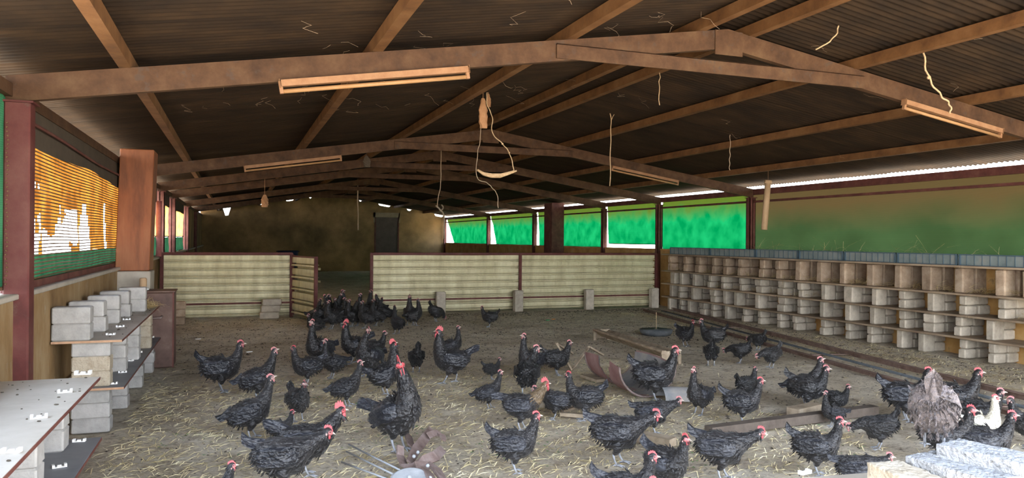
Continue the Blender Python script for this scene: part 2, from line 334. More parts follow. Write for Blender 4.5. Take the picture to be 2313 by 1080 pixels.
# ------------------------------------------------------------ steel frames
TY=[5.486,11.93,15.25,18.03,23.0,27.8]
LORD=['nearest','second','third','fourth','fifth','farthest']
def channel(b,p0,p1,w,h,t=.006,open_side=1):
    b.bar(p0,p1,w,h)
for k,y in enumerate(TY):
    t=empty('roof_truss',(XM,y,0)); tag(t,LORD[k]+' rusty brown steel roof truss counted from the camera, spanning the shed','truss','steel roof trusses')
    for sg in (-1,1):
        xe=(XL-.06 if sg<0 else XR+.03)-XM
        b=MB(); D=.165; w=.06
        # tapered C-section: web plus lipped flanges
        za,ze=3.33,3.33-.158*abs(xe)
        pr=[(-w/2,0),(w/2,0),(w/2,-.012),(-w/2+.008,-.012),(-w/2+.008,-D+.012),(w/2,-D+.012),(w/2,-D),(-w/2,-D)]
        vs=[(0,px,za+pz) for px,pz in pr]+[(xe,px,ze+pz) for px,pz in pr]; n=8
        fs=[(i,(i+1)%n,n+(i+1)%n,n+i) for i in range(n)]+[tuple(range(n)),tuple(range(2*n-1,n-1,-1))]
        if sg>0: fs=[f[::-1] for f in fs]
        b.add(vs,fs).build('rafter',mSteel,t)
    MB().box(-1.62,1.5,-.045,-.032,2.93,3.045).box(-1.62,1.5,-.045,.0,3.04,3.046).build('tie_beam',mSteel,t)
    MB().box(-.14,.14,-.04,-.03,3.10,3.31).build('ridge_plate',mSteel,t)
# purlins
for k,(x,nm) in enumerate(((-.68,'left slope purlin nearest the left wall'),(.96,'left slope purlin, second from the left wall'),(2.5,'left slope purlin, third from the left wall'),(3.72,'left hand one of the two purlins close together at the ridge'),(4.24,'right hand one of the two purlins close together at the ridge'),(5.42,'right slope purlin just below the ridge pair'),(6.88,'right slope purlin, second below the ridge pair'),(8.25,'right slope purlin nearest the right wall'))):
    b=MB(); zb=rz(x)+.002; hh=.095; w=.075; sg=-1 if x<XM else 1
    for (x0,x1,z0,z1) in ((-w/2,w/2,0,.006),(-w/2,w/2,hh-.006,hh),(-sg*w/2-.003,-sg*w/2+.003,0,hh) ,(sg*w/2-.003,sg*w/2+.003,0,.022),(sg*w/2-.003,sg*w/2+.003,hh-.022,hh)) if sg>0 else ((-w/2,w/2,0,hh),):
        b.box(x+x0,x+x1,YR,YW,zb+z0,zb+z1)
    b.build('roof_purlin',mPurlin,label='dusty orange '+nm,cat='purlin',group='steel roof purlins')
# posts
def post(x0,x1,y,z1,m,label,w=.12,solid=False):
    p=empty('steel_post',((x0+x1)/2,y,0)); h=(x1-x0)/2
    b=MB(); b.box(-h,h,-w/2,-w/2+.012,0,z1).box(-h,h,w/2-.012,w/2,0,z1).box(-.008,.008,-w/2,w/2,0,z1)
    b.box(-h,-h+.012,-w/2,w/2,0,z1).box(h-.012,h,-w/2,w/2,0,z1)
    if solid: b=MB().box(-h,h,-w/2,w/2,0,z1,bev=.01)
    b.build('shaft',m,p); MB().box(-h-.03,h+.03,-w/2-.03,w/2+.03,0,.012).build('base_plate',m,p)
    MB().box(-h-.02,h+.02,-w/2-.02,w/2+.02,z1-.012,z1).build('cap_plate',m,p)
    return tag(p,label,'post','steel wall posts')
for k,y in enumerate(TY):
    post(XL-.10 if k else onY(6,400,y-.07).x,XL+.06 if k else onY(67,400,y-.07).x,y,rz(XL)-.165,mRed if k==0 else mDarkRed,'red oxide steel post under the left end of the '+LORD[k]+' roof truss',.14,k==0)
    post(XR-.07,XR+.06,y,rz(XR)-.165,mDarkRed,'dark red steel post under the right end of the '+LORD[k]+' roof truss')
post(XR-.07,XR+.05,YW-.15,2.45,mDarkRed,'dark red steel post in the far right corner by the back wall')
# boxed-in columns
def column(x0,x1,y0,y1,label,plinth=True,m=None,lean=0):
    p=empty('boxed_column',((x0+x1)/2,(y0+y1)/2,0)); hx=(x1-x0)/2; hy=(y1-y0)/2
    zt=rz(x0)+.03; zp=1.09 if plinth else .02
    b=MB(); b.box(-hx,hx,-hy,hy,zp,zt,bev=.008); b.v=[(v[0]+lean*(v[2]-zp),v[1],v[2]) for v in b.v]; b.build('casing',m or mColumn,p)
    if plinth:
        b=MB(); b.box(-hx-.015,hx+.015,-hy-.03,hy+.01,.0,zp-.004,bev=.01); b.v=[(v[0]-lean*(1.09-v[2])*.5,v[1]-(.06 if v[1]<0 and v[2]<.5 else 0),v[2]) for v in b.v]; b.build('plinth',mBoard,p)
    return tag(p,label,'column')
column(XL-.03,XL+.335,9.82,10.25,'tall varnished brown boxed column on a pale plinth behind the rust brown tank',True,None,.03)
column(XR-.42,XR-.02,20.6,21.2,'dark brown boxed column in front of the green curtains at the right wall',False,mDarkRed)
# ------------------------------------------------------------ right wall curtains
def curtain(name,y0,y1,z0,z1,m,label,group,seed,side=1,slant0=0.0,amp=.02,x=None,ny=40,nz=16,taper=0):
    b=MB(); x=x if x is not None else (XR+.085)
    for j in range(nz+1):
        w=j/nz
        for i in range(ny+1):
            t=i/ny; y=y0+(y1-y0)*t
            y=y-slant0*(1-w)*(t)  # far edge pulled in at the bottom
            z=z0+(z1-z0)*w
            dx=amp*math.sin(t*14+seed+2*w)*(.4+.6*(1-w))+amp*.6*noise.noise(Vector((t*9,w*4,seed)))
            b.v.append((x+dx,y,z+.012*noise.noise(Vector((t*6,seed,w*3)))))
    for j in range(nz):
        for i in range(ny):
            a=j*(ny+1)+i; b.f.append((a,a+1,a+ny+2,a+ny+1))
    b.m=[0]*len(b.f)
    p=empty(name,(0,0,0)); b.build('cloth',m,p,smooth=True)
    MB().tube([(x,y0,z0),(x+.002,(y0+y1)/2,z0-.006),(x,y1-slant0,z0)],.012,6).build('bottom_hem',mNetWire,p)
    return tag(p,label,'curtain',group)
GC='glowing green shade cloth curtains on the right wall'
curtain('shade_cloth_curtain',.5,5.4,1.30,2.42,GREEND,'unseen dark green shade cloth added past the right picture edge, keeping side daylight out',GC,9)  # out of view; added to keep daylight from the right side out
curtain('shade_cloth_curtain',5.42,11.99,1.28,2.42,GREEND,'wide dusty dark green shade cloth above the brick nests, dull and unlit',GC,1,ny=70)
curtain('shade_cloth_curtain',11.97,15.22,1.28,2.42,GREENC,'largest bright green shade cloth, right above the far end of the nests',GC,2)
curtain('shade_cloth_curtain',15.36,18.02,1.40,2.42,GREENC,'bright green shade cloth with a light yellow gap below its hem',GC,3,slant0=.12)
curtain('shade_cloth_curtain',18.10,20.95,1.30,2.42,GREENC,'bright green shade cloth between the boxed column and the next post',GC,4)
curtain('shade_cloth_curtain',20.98,22.95,1.30,2.42,GREENC,'narrow strip of green shade cloth just left of the boxed column',GC,5,slant0=.15)
curtain('shade_cloth_curtain',23.05,27.8,1.30,2.42,GREENC,'creased green shade cloth, second from the back corner, white gap at its left',GC,6,slant0=.55,amp=.05)
curtain('shade_cloth_curtain',27.85,34.2,1.30,2.42,GREENC,'farthest green shade cloth with a white gap beside the back corner',GC,7,slant0=1.1,amp=.04)
# ------------------------------------------------------------ left wall window with torn orange net
b=MB(); ny,nz=170,48; y0,y1,z0,z1=5.5,11.8,1.36,2.20
for j in range(nz+1):
    for i in range(ny+1):
        y=y0+(y1-y0)*i/ny; z=z0+(z1-z0)*j/nz
        b.v.append((XL-.07+.03*math.sin(y*9+z)+.015*noise.noise(Vector((y*3,z*2,1))),y,z))
def torn(y,z):
    n=noise.noise(Vector((y*2.3,z*2.3,5)))+.5*noise.noise(Vector((y*9,z*9,2)))
    if z<1.72 and y<8.0 and n+(.55 if y<7.5 else .2)*(1.72-z)*2.6>.30: return True
    if abs(y-7.05-.08*n)<.13*(2.0-z)/.3 and z<1.92 and z<1.80+.2*n: return True
    if abs(y-8.15)<.10*(1.85-z)/.3 and z<1.80: return True
    if abs(y-9.45)<.05*(1.95-z)/.3: return True
    if 5.6<y<6.5 and 1.68<z<1.90 and n>.12: return True
    return False
for j in range(nz):
    for i in range(ny):
        if not torn(y0+(y1-y0)*i/ny,z0+(z1-z0)*j/nz): a=j*(ny+1)+i; b.f.append((a,a+1,a+ny+2,a+ny+1))
b.m=[0]*len(b.f)
p=empty('torn_net_curtain'); b.build('cloth',ORANGE,p,smooth=True)
b=MB()
z=1.20
while z<2.20:
    b.tube([(XL-.035+.004*math.sin(z*40),y0-.1+i*(y1-y0+.1)/16,z+.004*math.sin(i*1.1+z*3)) for i in range(17)],.0052,4); z+=.026
b.build('net_strands',mNetWire,p,kind='stuff')
tag(p,'torn orange net curtain in the left window, daylight showing through its rips','curtain')
curtain('faded_net_strip',5.5,11.8,1.17,1.36,GREENL,'faded green net strip below the torn orange net','faded green net strips',11,x=XL-.09)
curtain('faded_net_strip',4.6,5.52,1.17,2.46,GREENL,'green net left of the red post at the left picture edge','faded green net strips',12,x=XL-.07)
b=MB(); n=70
for i in range(n+1):
    y=5.5+(11.8-5.5)*i/n; zz=2.12-.022*math.sin(i*.16)-.008*noise.noise(Vector((i*.15,0,0)))-(.05*i/n)
    b.v+=[(XL-.03,y,2.37),(XL-.012+.006*math.sin(i*.5),y,zz)]
for i in range(n): b.f.append((2*i,2*i+2,2*i+3,2*i+1))
b.m=[0]*n
p=empty('net_valance'); b.build('cloth',mValance,p,smooth=True)
MB().tube([(XL+.005,5.5+i*.62,2.245-.006*i+.01*math.sin(i)) for i in range(11)],.012,6).build('fixing_batten',mDarkRed,p)
tag(p,'dusty dark net valance hanging above the torn orange net','valance')
MB().box(XL-.09,XL-.03,5.5,11.86,1.135,1.185).build('trim_1',mDarkRed,kind='structure')
# farther left windows: tan sacking above, green below, between posts
for k,(ya,yb,cl) in enumerate(((12.05,15.1,0),(15.4,17.9,1),(18.2,22.8,0),(23.1,27.6,1))):
    lab=['second','third','fourth','fifth'][k]
    if k<3: curtain('sacking_curtain',ya+.15,yb-.15,1.50,2.13,TAN,lab+' left wall opening hung with sunlit tan sacking','tan sacking in the left wall openings',20+k,x=XL-.06)
    curtain('low_net_screen',ya,yb,1.14,1.48,GREENL,'dark green net across the foot of the '+lab+' left wall opening','green nets at the foot of the left wall openings',30+k,x=XL-.08)
    MB().box(XL-.10,XL-.06,ya,yb,2.12,2.38).build('trim_%d'%(k+2),mValance,kind='structure')
MB().box(XL-.12,XL-.04,23,YW,1.1,2.4).build('trim_6',mWallB,kind='structure')
MB().tube([(XL+.02,14.6,1.14),(XL+.02,14.62,2.12)],.045,12).build('pink_pipe',mPink,smooth=True,label='dusty pink upright pipe standing on the far left wall ledge',cat='pipe')
# ------------------------------------------------------------ sheet-metal partition
def ribbed(L,H,seed,rows=8):
    # box-rib sheeting with horizontal ribs
    b=MB(); prof=[]; pitch=H/rows
    for r in range(rows):
        z=r*pitch
        prof+=[(z,.0),(z+pitch*.01,.10),(z+pitch*.19,.10),(z+pitch*.20,-.012),(z+pitch*.25,-.022),(z+pitch*.36,-.012),(z+pitch*.37,.07),(z+pitch*.46,.07),(z+pitch*.47,-.002),(z+pitch*.72,-.006)]
    prof.append((H,0)); nxx=max(2,int(L/.25))
    for i in range(nxx+1):
        x=L*i/nxx
        for (z,y) in prof: b.v.append((x,y+.006*noise.noise(Vector((x*1.3,z*2,seed))),z+.006*noise.noise(Vector((x*.7,r,seed)))))
    n=len(prof)
    for i in range(nxx):
        for j in range(n-1): a=i*n+j; b.f.append((a,a+n,a+n+1,a+1))
    b.m=[0]*len(b.f); return b
YF=14.72
def partition(x0,x1,label,posts,ribs):
    p=empty('metal_partition',(x0,YF,0)); L=x1-x0
    xs=[0]+posts+[L]
    for i in range(len(xs)-1):
        s=ribbed(xs[i+1]-xs[i],1.13,i+x0,ribs).build('ribbed_sheet',mSheet,p); s.location=(xs[i],.0,.03)
    MB().box(-.02,L+.02,-.035,.035,1.165,1.215,bev=.004).build('top_rail',mRed,p)
    MB().box(0,L,-.05,-.02,.26,.295).build('lower_rail',mDarkRed,p)
    for x in xs: MB().box(x-.03,x+.03,-.055,-.01,0,1.2,bev=.004).build('upright',mRed,p)
    return tag(p,label,'partition','low metal partitions across the pen')
partition(-1.22,1.0,'short pale ribbed metal partition on the left, ending at the open gate',[],8)
partition(2.5,8.86,'long pale ribbed metal partition on the right with a middle upright',[3.1],8)
g=empty('metal_gate',(1.02,YF-.03,0),math.atan2(-1.15,.31))
s=ribbed(1.17,1.10,4,5).build('ribbed_sheet',mSheet,g); s.location=(.02,-.01,.04)
for x in (0,1.2): MB().box(x-.022,x+.022,-.03,.03,.02,1.17,bev=.004).build('upright',mRed,g)
MB().box(0,1.2,-.02,.02,1.13,1.16).build('top_rail',mRed,g)
for z in (.3,.9): MB().tube([(-.03,0,z-.04),(-.03,0,z+.04)],.014,8).build('hinge',mDarkRed,g)
tag(g,'narrow ribbed metal gate swung open toward the hens beside the short partition','gate')
# ------------------------------------------------------------ bricks
def brick_mesh(L,Wd,H,mat,seed,rough=.004):
    b=MB(); b.box(-L/2,L/2,-Wd/2,Wd/2,0,H,bev=min(.014,rough*2.2))
    b.v=[(x+rough*noise.noise(Vector((x*20,y*20,z*20+seed))),y+rough*noise.noise(Vector((x*20,y*20+9,z*20+seed))),z+(rough*noise.noise(Vector((x*20+5,y*20,z*20+seed))) if 0<z<H else 0)) for x,y,z in b.v]
    return b.mesh('brick',mat,False)
BM={}
def bmesh_get(L,Wd,H,mat,k,rough=.006):
    key=(round(L,2),round(Wd,3),round(H,3),mat.name,k)
    if key not in BM: BM[key]=brick_mesh(L,Wd,H,mat,k*3.7,rough)
    return BM[key]
# nest wall on the right
PX=8.84
rows=[(.0,.255,[1508.5,1534,1553,1580,1606,1637,1676,1711,1755,1791,1853,1907,1958,2026,2074,2165,2233]),
      (.283,.255,[1511,1532,1562,1604,1633,1659,1706,1755,1799,1851,1907,1964,2028,2085,2157,2226]),
      (.566,.25,[1514,1534,1564,1598.5,1628,1668,1706,1754,1801,1854,1906,1969,2027,2092,2165,2252]),
      (.842,.33,[1507,1541,1569,1606,1632,1665,1711.5,1750,1795,1843,1896,1955,2017,2081,2154,2247,2308])]
RN=['bottom row','third row','second row','top row']
ON=['first','second','third','fourth','fifth','sixth','seventh','eighth','ninth','tenth','eleventh','twelfth','thirteenth','fourteenth','fifteenth','sixteenth','seventeenth','eighteenth']
def nest_row(r,z,h,us):
    for k,u in enumerate(us):
        y=onX(u,640,PX).y       # far edge of the pier as seen
        nxt=onX(us[k+1],640,PX).y if k+1<len(us) else y-.45
        gap=y-nxt
        top=(r==3)
        mat=mBrickT if top else mBrick
        w=R.choice([.10,.105,.11,.11,.18] if not top else [.12,.13,.16])
        w=min(w,gap*.6)
        p=empty('brick_pier',(PX,y-w/2,z))
        kind=R.random(); upright=(top and k>7) or (kind<.3 and not top)
        n=0
        cx=[.105,.325] if h<.3 else [.11,.33]
        for ci,xc in enumerate(cx):
            if upright and (ci==0 or top):
                place('brick',bmesh_get(.205,w,h,mat,n%3,.012 if top else .006),p,(xc+R.uniform(-.012,.01),R.uniform(-.01,.01),0),(0,0,R.uniform(-.05,.05)))
            else:
                hh=h/2
                for q in range(2):
                    place('brick',bmesh_get(.20,w,hh-.005,mat,(n+q)%3,.012 if top else .006),p,(xc+R.uniform(-.02,.015),R.uniform(-.012,.012),q*hh),(0,0,R.uniform(-.08,.08)))
            n+=1
        near='from the partition'
        tag(p,('worn brown' if top else 'pale grey')+' brick pier in the '+RN[r]+' of the nest wall, '+ON[k]+' '+near,'brick pier','brick piers of the nest wall')
        if r==0 and k==0: pass
for r,(z,h,us) in enumerate(rows): nest_row(r,z,h,us)
def nest_plank(z,ya,yb,label,dz=0):
    MB().box(PX-.055+dz,XR-.02,ya,yb,z,z+.027,bev=.003).build('nest_plank',mWood,label=label,cat='plank',group='planks of the nest wall')
for z,nm,br in ((.257,'lowest nest shelf',(14.35,11.0,8.35,5.2)),(.540,'middle nest shelf',(14.35,10.6,8.6,7.0,5.2)),(.817,'upper nest shelf',(14.35,10.2,7.9,5.2)),(1.176,'top of the nest wall',(14.35,11.9,9.8,7.1,5.2))):
    for i in range(len(br)-1):
        pos=['far','middle','near','nearest'][i] if len(br)==5 else ['far','middle','near'][i]
        nest_plank(z,br[i+1]+.004,br[i]-.004,'weathered plank, '+pos+' length of the '+nm,R.uniform(-.012,.01))
# crates' mesh edge along the top
us=[1510,1600,1703,1800,1902,2021,2160,2330]
for i in range(len(us)-1):
    y1=onX(us[i],570,PX).y; y0=onX(us[i+1],570,PX).y
    p=empty('mesh_panel',(PX+.03,(y0+y1)/2,1.2)); hl=(y1-y0)/2-.012
    MB().box(.012,.018,-hl,hl,.0,.145).build('panel_back',mCrate,p)
    MB().box(-.004,.012,-hl,hl,.135,.15).box(-.004,.012,-hl,hl,0,.012).box(-.006,.014,-hl,-hl+.025,0,.15).box(-.006,.014,hl-.025,hl,0,.15).build('rim',mCrateD,p)
    n=9
    rb=MB().box(.003,.012,-.002,.002,.01,.14).mesh('rib',mCrateD)
    for k in range(1,n): place('rib',rb,p,(0,-hl+2*hl*k/n,0))
    tag(p,'blue grey ribbed plastic crate side on the nest wall top, '+ON[i]+' from the partition','crate side','crate sides along the nest wall top')
# straw helper
def straw(name,pts_fn,n,l0,l1,m,w=.0022,zr=.25,curve=True,**kw):
    b=MB()
    for _ in range(n):
        x,y,z=pts_fn(); a=R.uniform(0,PI); L=R.uniform(l0,l1)/2; t=R.gauss(0,zr)
        dx,dy,dz=math.cos(a)*L*math.cos(t),math.sin(a)*L*math.cos(t),math.sin(t)*L
        nxn,nyn=-math.sin(a)*w,math.cos(a)*w
        bz=abs(R.gauss(0,.15))*L
        i=len(b.v); b.v+=[(x-dx-nxn,y-dy-nyn,z-dz),(x-dx+nxn,y-dy+nyn,z-dz),(x-nxn,y-nyn,z+bz),(x+nxn,y+nyn,z+bz+w),(x+dx-nxn,y+dy-nyn,z+dz),(x+dx+nxn,y+dy+nyn,z+dz)]
        b.f+=[(i,i+2,i+3,i+1),(i+2,i+4,i+5,i+3)]
    b.m=[0]*len(b.f); return b.build(name,m,kind='stuff',**kw)
def nest_straw():
    y=R.choice([R.uniform(5.4,10.5)]*2+[R.uniform(10.5,14.2)]); return (R.uniform(8.83,9.2),y,.85+abs(R.gauss(0,.035)))
straw('nest_straw',nest_straw,1500,.08,.26,mStraw,.0022,.3,label='loose yellow straw bedding in the top row of brick nests',cat='straw')
def nest_straw2():
    k=R.choice([(9.9,13.0,.585),(9.9,13.0,.585),(5.5,6.6,.585)]); return (R.uniform(8.85,9.2),R.uniform(k[0],k[1]),k[2]+abs(R.gauss(0,.025)))
straw('nest_straw',nest_straw2,500,.06,.2,mStraw,.002,.3,label='straw bedding in the second row of brick nests',cat='straw')
straw('ledge_straw',lambda:(XR-.02-R.uniform(0,.12),R.uniform(5.6,12),1.33+abs(R.gauss(0,.05))),90,.15,.5,mStraw,.0018,.5,label='dry grass stalks poking up behind the crate sides under the dull green cloth',cat='straw')
# blocks standing against the partition
for k,(u,v) in enumerate(((995,697),(1170,696),(1330,694),(1477,688))):
    g0=onY(u,v,14.55)
    o=place('concrete_block',bmesh_get(.19,.13,.44,mBrick,k,.006),None,(g0.x,14.55,0),(0,0,.1*(k%2)))
    tag(o,'upright grey block against the long partition, '+['by the hen flock','below the middle upright','third from the left','at its right end'][k],'block','upright blocks along the long partition')
for k in range(3):
    o=place('concrete_block',bmesh_get(.34,.16,.12,mBrick,k,.006),None,(.62+.02*(k-1),14.52,.122*k),(0,0,.04*k))
    tag(o,'dusty brown block in the stack at the short partition, '+['bottom one','middle one','top one'][k],'block','blocks stacked at the short partition')
for k in range(3):
    o=place('concrete_block',bmesh_get(.2,.16,.13,mBrickT,k,.008),None,(G(404,733).x,G(404,733).y,.132*k),(0,0,.1*k))
    tag(o,'dark dusty block right behind the tank, '+['lowest','middle','uppermost'][k]+' of the pile','block','dark blocks behind the tank')
# ------------------------------------------------------------ left laying boards on stacked blocks
def board(x0,x1,y0,y1,z,top,label):
    p=empty('laying_board',((x0+x1)/2,(y0+y1)/2,z)); hx=(x1-x0)/2; hy=(y1-y0)/2
    MB().box(-hx,hx,-hy,hy,-.018,0,bev=.001).build('panel',top,p)
    MB().box(-hx,hx,-hy-.002,-hy,-.017,-.001).box(hx,hx+.002,-hy,hy,-.017,-.001,1).build('cut_edge',[mEdge,mDarkRed],p)
    return tag(p,label,'board','boards of the laying shelves')
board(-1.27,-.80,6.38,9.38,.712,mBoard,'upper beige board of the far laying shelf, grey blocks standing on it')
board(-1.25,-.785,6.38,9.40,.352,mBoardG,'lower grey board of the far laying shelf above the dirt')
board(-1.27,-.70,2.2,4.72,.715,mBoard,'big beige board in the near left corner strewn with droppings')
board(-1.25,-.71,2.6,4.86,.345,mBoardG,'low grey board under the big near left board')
BL=[]
def blk(x,y,z,lab,m=mBlock,L=.262,Wd=.145,H=.117,rot=0,grp='blocks of the left laying shelves'):
    o=place('concrete_block',bmesh_get(L,Wd,H,m,len(BL)%3,.004),None,(x,y,z),(0,0,rot)); BL.append(o); return tag(o,lab,'block',grp)
QN=['bottom','middle','top']
# ground stacks of far shelf (x centre -1.02)
for s,(y,nm) in enumerate(((6.52,'front ground stack of the far laying shelf'),(7.35,'second ground stack under the far laying shelf'),(8.3,'third ground stack under the far laying shelf'),(9.15,'last ground stack under the far laying shelf'))):
    for q in range(3): blk(-1.02+.02*s+R.uniform(-.006,.006),y,.0+q*.111,'pale grey block, '+QN[q]+' of the '+nm,H=.111,rot=R.uniform(-.03,.03))
for s,(y,nm) in enumerate(((6.52,'front stack between the two far boards'),(7.15,'second stack between the two far boards'),(7.8,'third stack between the two far boards'),(8.55,'fourth stack between the two far boards'))):
    for q in range(3): blk(-1.02+.03*s,y,.352+q*.114,QN[q]+' block of the '+nm+(', pitted tan' if (s==0 and q<2) or s==3 else ', smooth grey'),mBlockP if (s==0 and q<2) or s==3 else mBlock,H=.114,rot=R.uniform(-.03,.03),Wd=.14)
for s,(x,y,nm) in enumerate(((-1.145,6.47,'front pair'),(-1.13,7.0,'second pair'),(-1.10,7.62,'third pair'),(-1.09,8.2,'fourth pair'),(-1.0,8.75,'last pair'))):
    for q in range(2): blk(x+(.0 if q else .012*(s%2)),y,.712+q*.126,['lower','upper'][q]+' block of the '+nm+' standing on the far beige board',mBlock,H=.126,L=.255,rot=R.uniform(-.04,.04))
# near shelf
for s,y in enumerate((4.62,3.9,3.2)):
    nm=['far','middle','near'][s]
    for q in range(3): blk(-.98,y,q*.109,QN[q]+' block of the '+nm+' ground stack below the near left boards',H=.109)
    for q in range(3): blk(-.98+.03*(s==1),y+.03,.345+q*.117,QN[q]+' block of the '+nm+' stack between the near left boards',H=.117)
blk(-1.23,4.05,.715,'grey block at the left picture edge lying on the big near left board',H=.10,L=.30,Wd=.28)
blk(-1.19,3.72,.715,'second pale block in front of the one on the big near left board',H=.08,L=.22,Wd=.2)
# white plastic clips screwed to the boards
clip=MB(); clip.box(-.028,.028,-.012,.012,0,.003).box(-.028,-.018,-.012,.012,.003,.014).box(.018,.028,-.012,.012,.003,.014).box(-.008,.008,-.006,.006,.003,.01)
clipm=clip.mesh('clip',mClip)
for k,(u,v,z,lab) in enumerate(((250,757,.712,'front edge of the far beige board'),(271,739,.712,'far beige board, second from the front'),(286,723,.712,'far beige board, third from the front'),(309,697,.712,'far beige board near the straw'),
    (255,868,.352,'front edge of the far grey board'),(277,842,.352,'far grey board, second from the front'),(293,816,.352,'far grey board, middle one'),(313,797,.352,'far grey board, third from the tank'),(326,778,.352,'far grey board, second from the tank'),(341,763,.352,'far grey board nearest the tank'),
    (188,846,.715,'far edge of the big near left board'),(147,887,.715,'big near left board near its right edge'),(88,945,.715,'middle of the big near left board'),(25,1023,.715,'front of the big near left board'),(179,998,.345,'far edge of the low near grey board'),(134,1056,.345,'front part of the low near grey board'))):
    g0=G(u,v,z); place('plastic_clip',clipm,None,(g0.x,g0.y,z+.001),(0,0,R.uniform(-.3,.3)),1.15 if k!=10 else 1.5,label='white plastic clip on the '+lab,cat='clip',group='white clips on the laying boards')
b=MB()
for _ in range(110):
    x,y=R.uniform(-1.25,-.72),R.uniform(2.4,4.7)
    if _>70: x,y=R.uniform(-1.0,-.83),R.uniform(6.5,9.2)
    r=R.uniform(.002,.006); b.ball((x,y,.716+r*.4),(r*R.uniform(1,2),r,r*.6),5,4)
b.build('board_droppings',mDung,kind='stuff',label='dried droppings scattered over the beige laying boards',cat='droppings')
straw('board_straw',lambda:(R.gauss(-.93,.06),R.gauss(9.1,.13),.716+abs(R.gauss(0,.03))),240,.1,.3,mStraw,.002,.2,label='heap of yellow straw at the tank end of the far beige board',cat='straw')
# tank
t=empty('steel_tank',(-.92,9.58,0))
MB().box(-.27,.27,-.18,.18,.0,.86,bev=.012).build('body',mTank,t)
MB().box(-.285,.285,-.195,.195,.86,.878,bev=.004).build('lid',mTank,t)
MB().tube([(.0,-.22,.57),(.14,-.22,.575),(.15,-.20,.59)],.013,8).tube([(.0,-.18,.57),(.0,-.22,.57)],.013,8).build('handle_bar',mScrap,t,smooth=True)
MB().box(.255,.272,-.182,-.17,0,.86).build('corner_seam',mDarkRed,t)
tag(t,'rust brown rectangular steel tank standing at the end of the laying shelves','tank')
t=empty('drinker_jar',(-.99,9.60,.878))
MB().tube([(0,0,0),(0,0,.02),(0,0,.021),(0,0,.028)],[.062,.066,.06,.05],16).build('dish',mClip,t,smooth=True)
MB().tube([(0,0,.028),(0,0,.05),(0,0,.125),(0,0,.14)],[.035,.04,.04,.03],14).build('jar',mPipe,t,smooth=True)
tag(t,'small brown jar drinker in a white dish on top of the steel tank','drinker')
# ------------------------------------------------------------ lamps and hanging things
def strip_lamp(xa,xb,y,label,front=-.06):
    t=empty('strip_light',((xa+xb)/2,y,0)); 
    def zz(x): return rz(x)-.165
    cx=(xa+xb)/2
    a=Vector((xa-cx,front,zz(xa)-.02)); c=Vector((xb-cx,front,zz(xb)-.02)); dn=Vector((0,0,-.055))
    MB().bar(a,c,.055,.045).build('housing',mBatten,t)
    MB().tube([a+dn,c+dn],.015,10).build('tube',mTube,t,smooth=True)
    d=(c-a).normalized()
    for e,s in ((a,1),(c,-1)): MB().bar(e+dn*.0-d*.01*s,e+d*.012*s-d*.02*s+dn*0,.06,.06).bar(e+dn*.5-d*.012*s,e+dn*.5+d*.012*s,.03,.085).build('lamp_holder',mBatten,t)
    return tag(t,label,'light','dusty strip lights under the trusses')
strip_lamp(.29,1.63,TY[0],'dusty strip light under the left rafter of the nearest truss')
strip_lamp(5.97,7.25,TY[0],'dusty strip light under the right rafter of the nearest truss')
strip_lamp(.13,1.53,TY[1],'dusty strip light under the left rafter of the second truss')
strip_lamp(6.25,7.6,TY[1],'dusty strip light under the right rafter of the second truss')
def hang(name,pix,y,r,m,label,cat='rope',sub=6,knots=(),up=True):
    pts=[onY(u,v,y) for u,v in pix]; out=[]
    zt=rz(pts[0].x)+.1
    if up and pts[0].z<zt: pts=[Vector((pts[0].x,y,zt))]+pts; knots=[k+1 for k in knots]
    P=[pts[0]]+pts+[pts[-1]]
    for i in range(1,len(P)-2):
        for k in range(sub):
            t=k/sub; a,b_,c,d=P[i-1],P[i],P[i+1],P[i+2]
            out.append(.5*((2*b_)+(-a+c)*t+(2*a-5*b_+4*c-d)*t*t+(-a+3*b_-3*c+d)*t*t*t))
    out.append(pts[-1]); out=[p+Vector((0,.01*math.sin(i*1.3),0)) for i,p in enumerate(out)]
    b=MB().tube(out,r,6)
    for k in knots: b.ball(pts[k],r*2.2,6,5)
    return b.build(name,m,smooth=True,label=label,cat=cat)
hang('hanging_rope',[(1887,-20),(1896,30),(1892,70),(1872,95),(1842,112)],5.0,.006,mRope,'frayed rope end curling down from the roof, upper right')
hang('hanging_rope',[(2072,-15),(2083,60),(2086,120),(2098,175),(2125,215),(2145,235),(2147,256)],4.9,.008,mRope,'thick frayed rope hanging in front of the nearest truss, right side',knots=(3,))
hang('hanging_rope',[(2203,330),(2225,370),(2260,415),(2313,462)],7.5,.006,mRope,'thin rope sagging toward the right edge over the dull green cloth')
hang('hanging_wire',[(1100,235),(1112,265),(1112,300),(1135,325),(1150,345),(1160,380),(1157,388)],8.5,.006,mRope,'crooked wire hanging from the paper sack to the bowed strip',cat='wire',knots=(3,4,6))
hang('hanging_wire',[(1085,312),(1079,345),(1077,400),(1100,413),(1112,425),(1123,440),(1125,470)],9.5,.005,mWeb,'thin crooked wire hanging below the second truss ridge',cat='wire')
hang('forked_twig',[(1360,190),(1364,222),(1375,240),(1380,270),(1379,330),(1378,420)],9.5,.007,mRope,'long thin twig hanging straight down, right of the second ridge',cat='twig',knots=(2,))
hang('forked_twig',[(1403,185),(1400,215),(1394,245),(1381,270)],9.5,.005,mRope,'short side fork of the long hanging twig',cat='twig',knots=(1,),up=False)
hang('hanging_string',[(1490,125),(1491,165),(1489,190),(1489,238)],7.0,.005,mRope,'short string hanging under the tie beam of the nearest truss',cat='string')
hang('hanging_string',[(1649,340),(1648,365),(1648,385)],9,.005,mWeb,'short string hanging from the right slope purlin',cat='string')
hang('hanging_string',[(996,375),(995,420),(989,450),(988,470)],14,.008,mWeb,'long string holding up the forked branch at the back',cat='string')
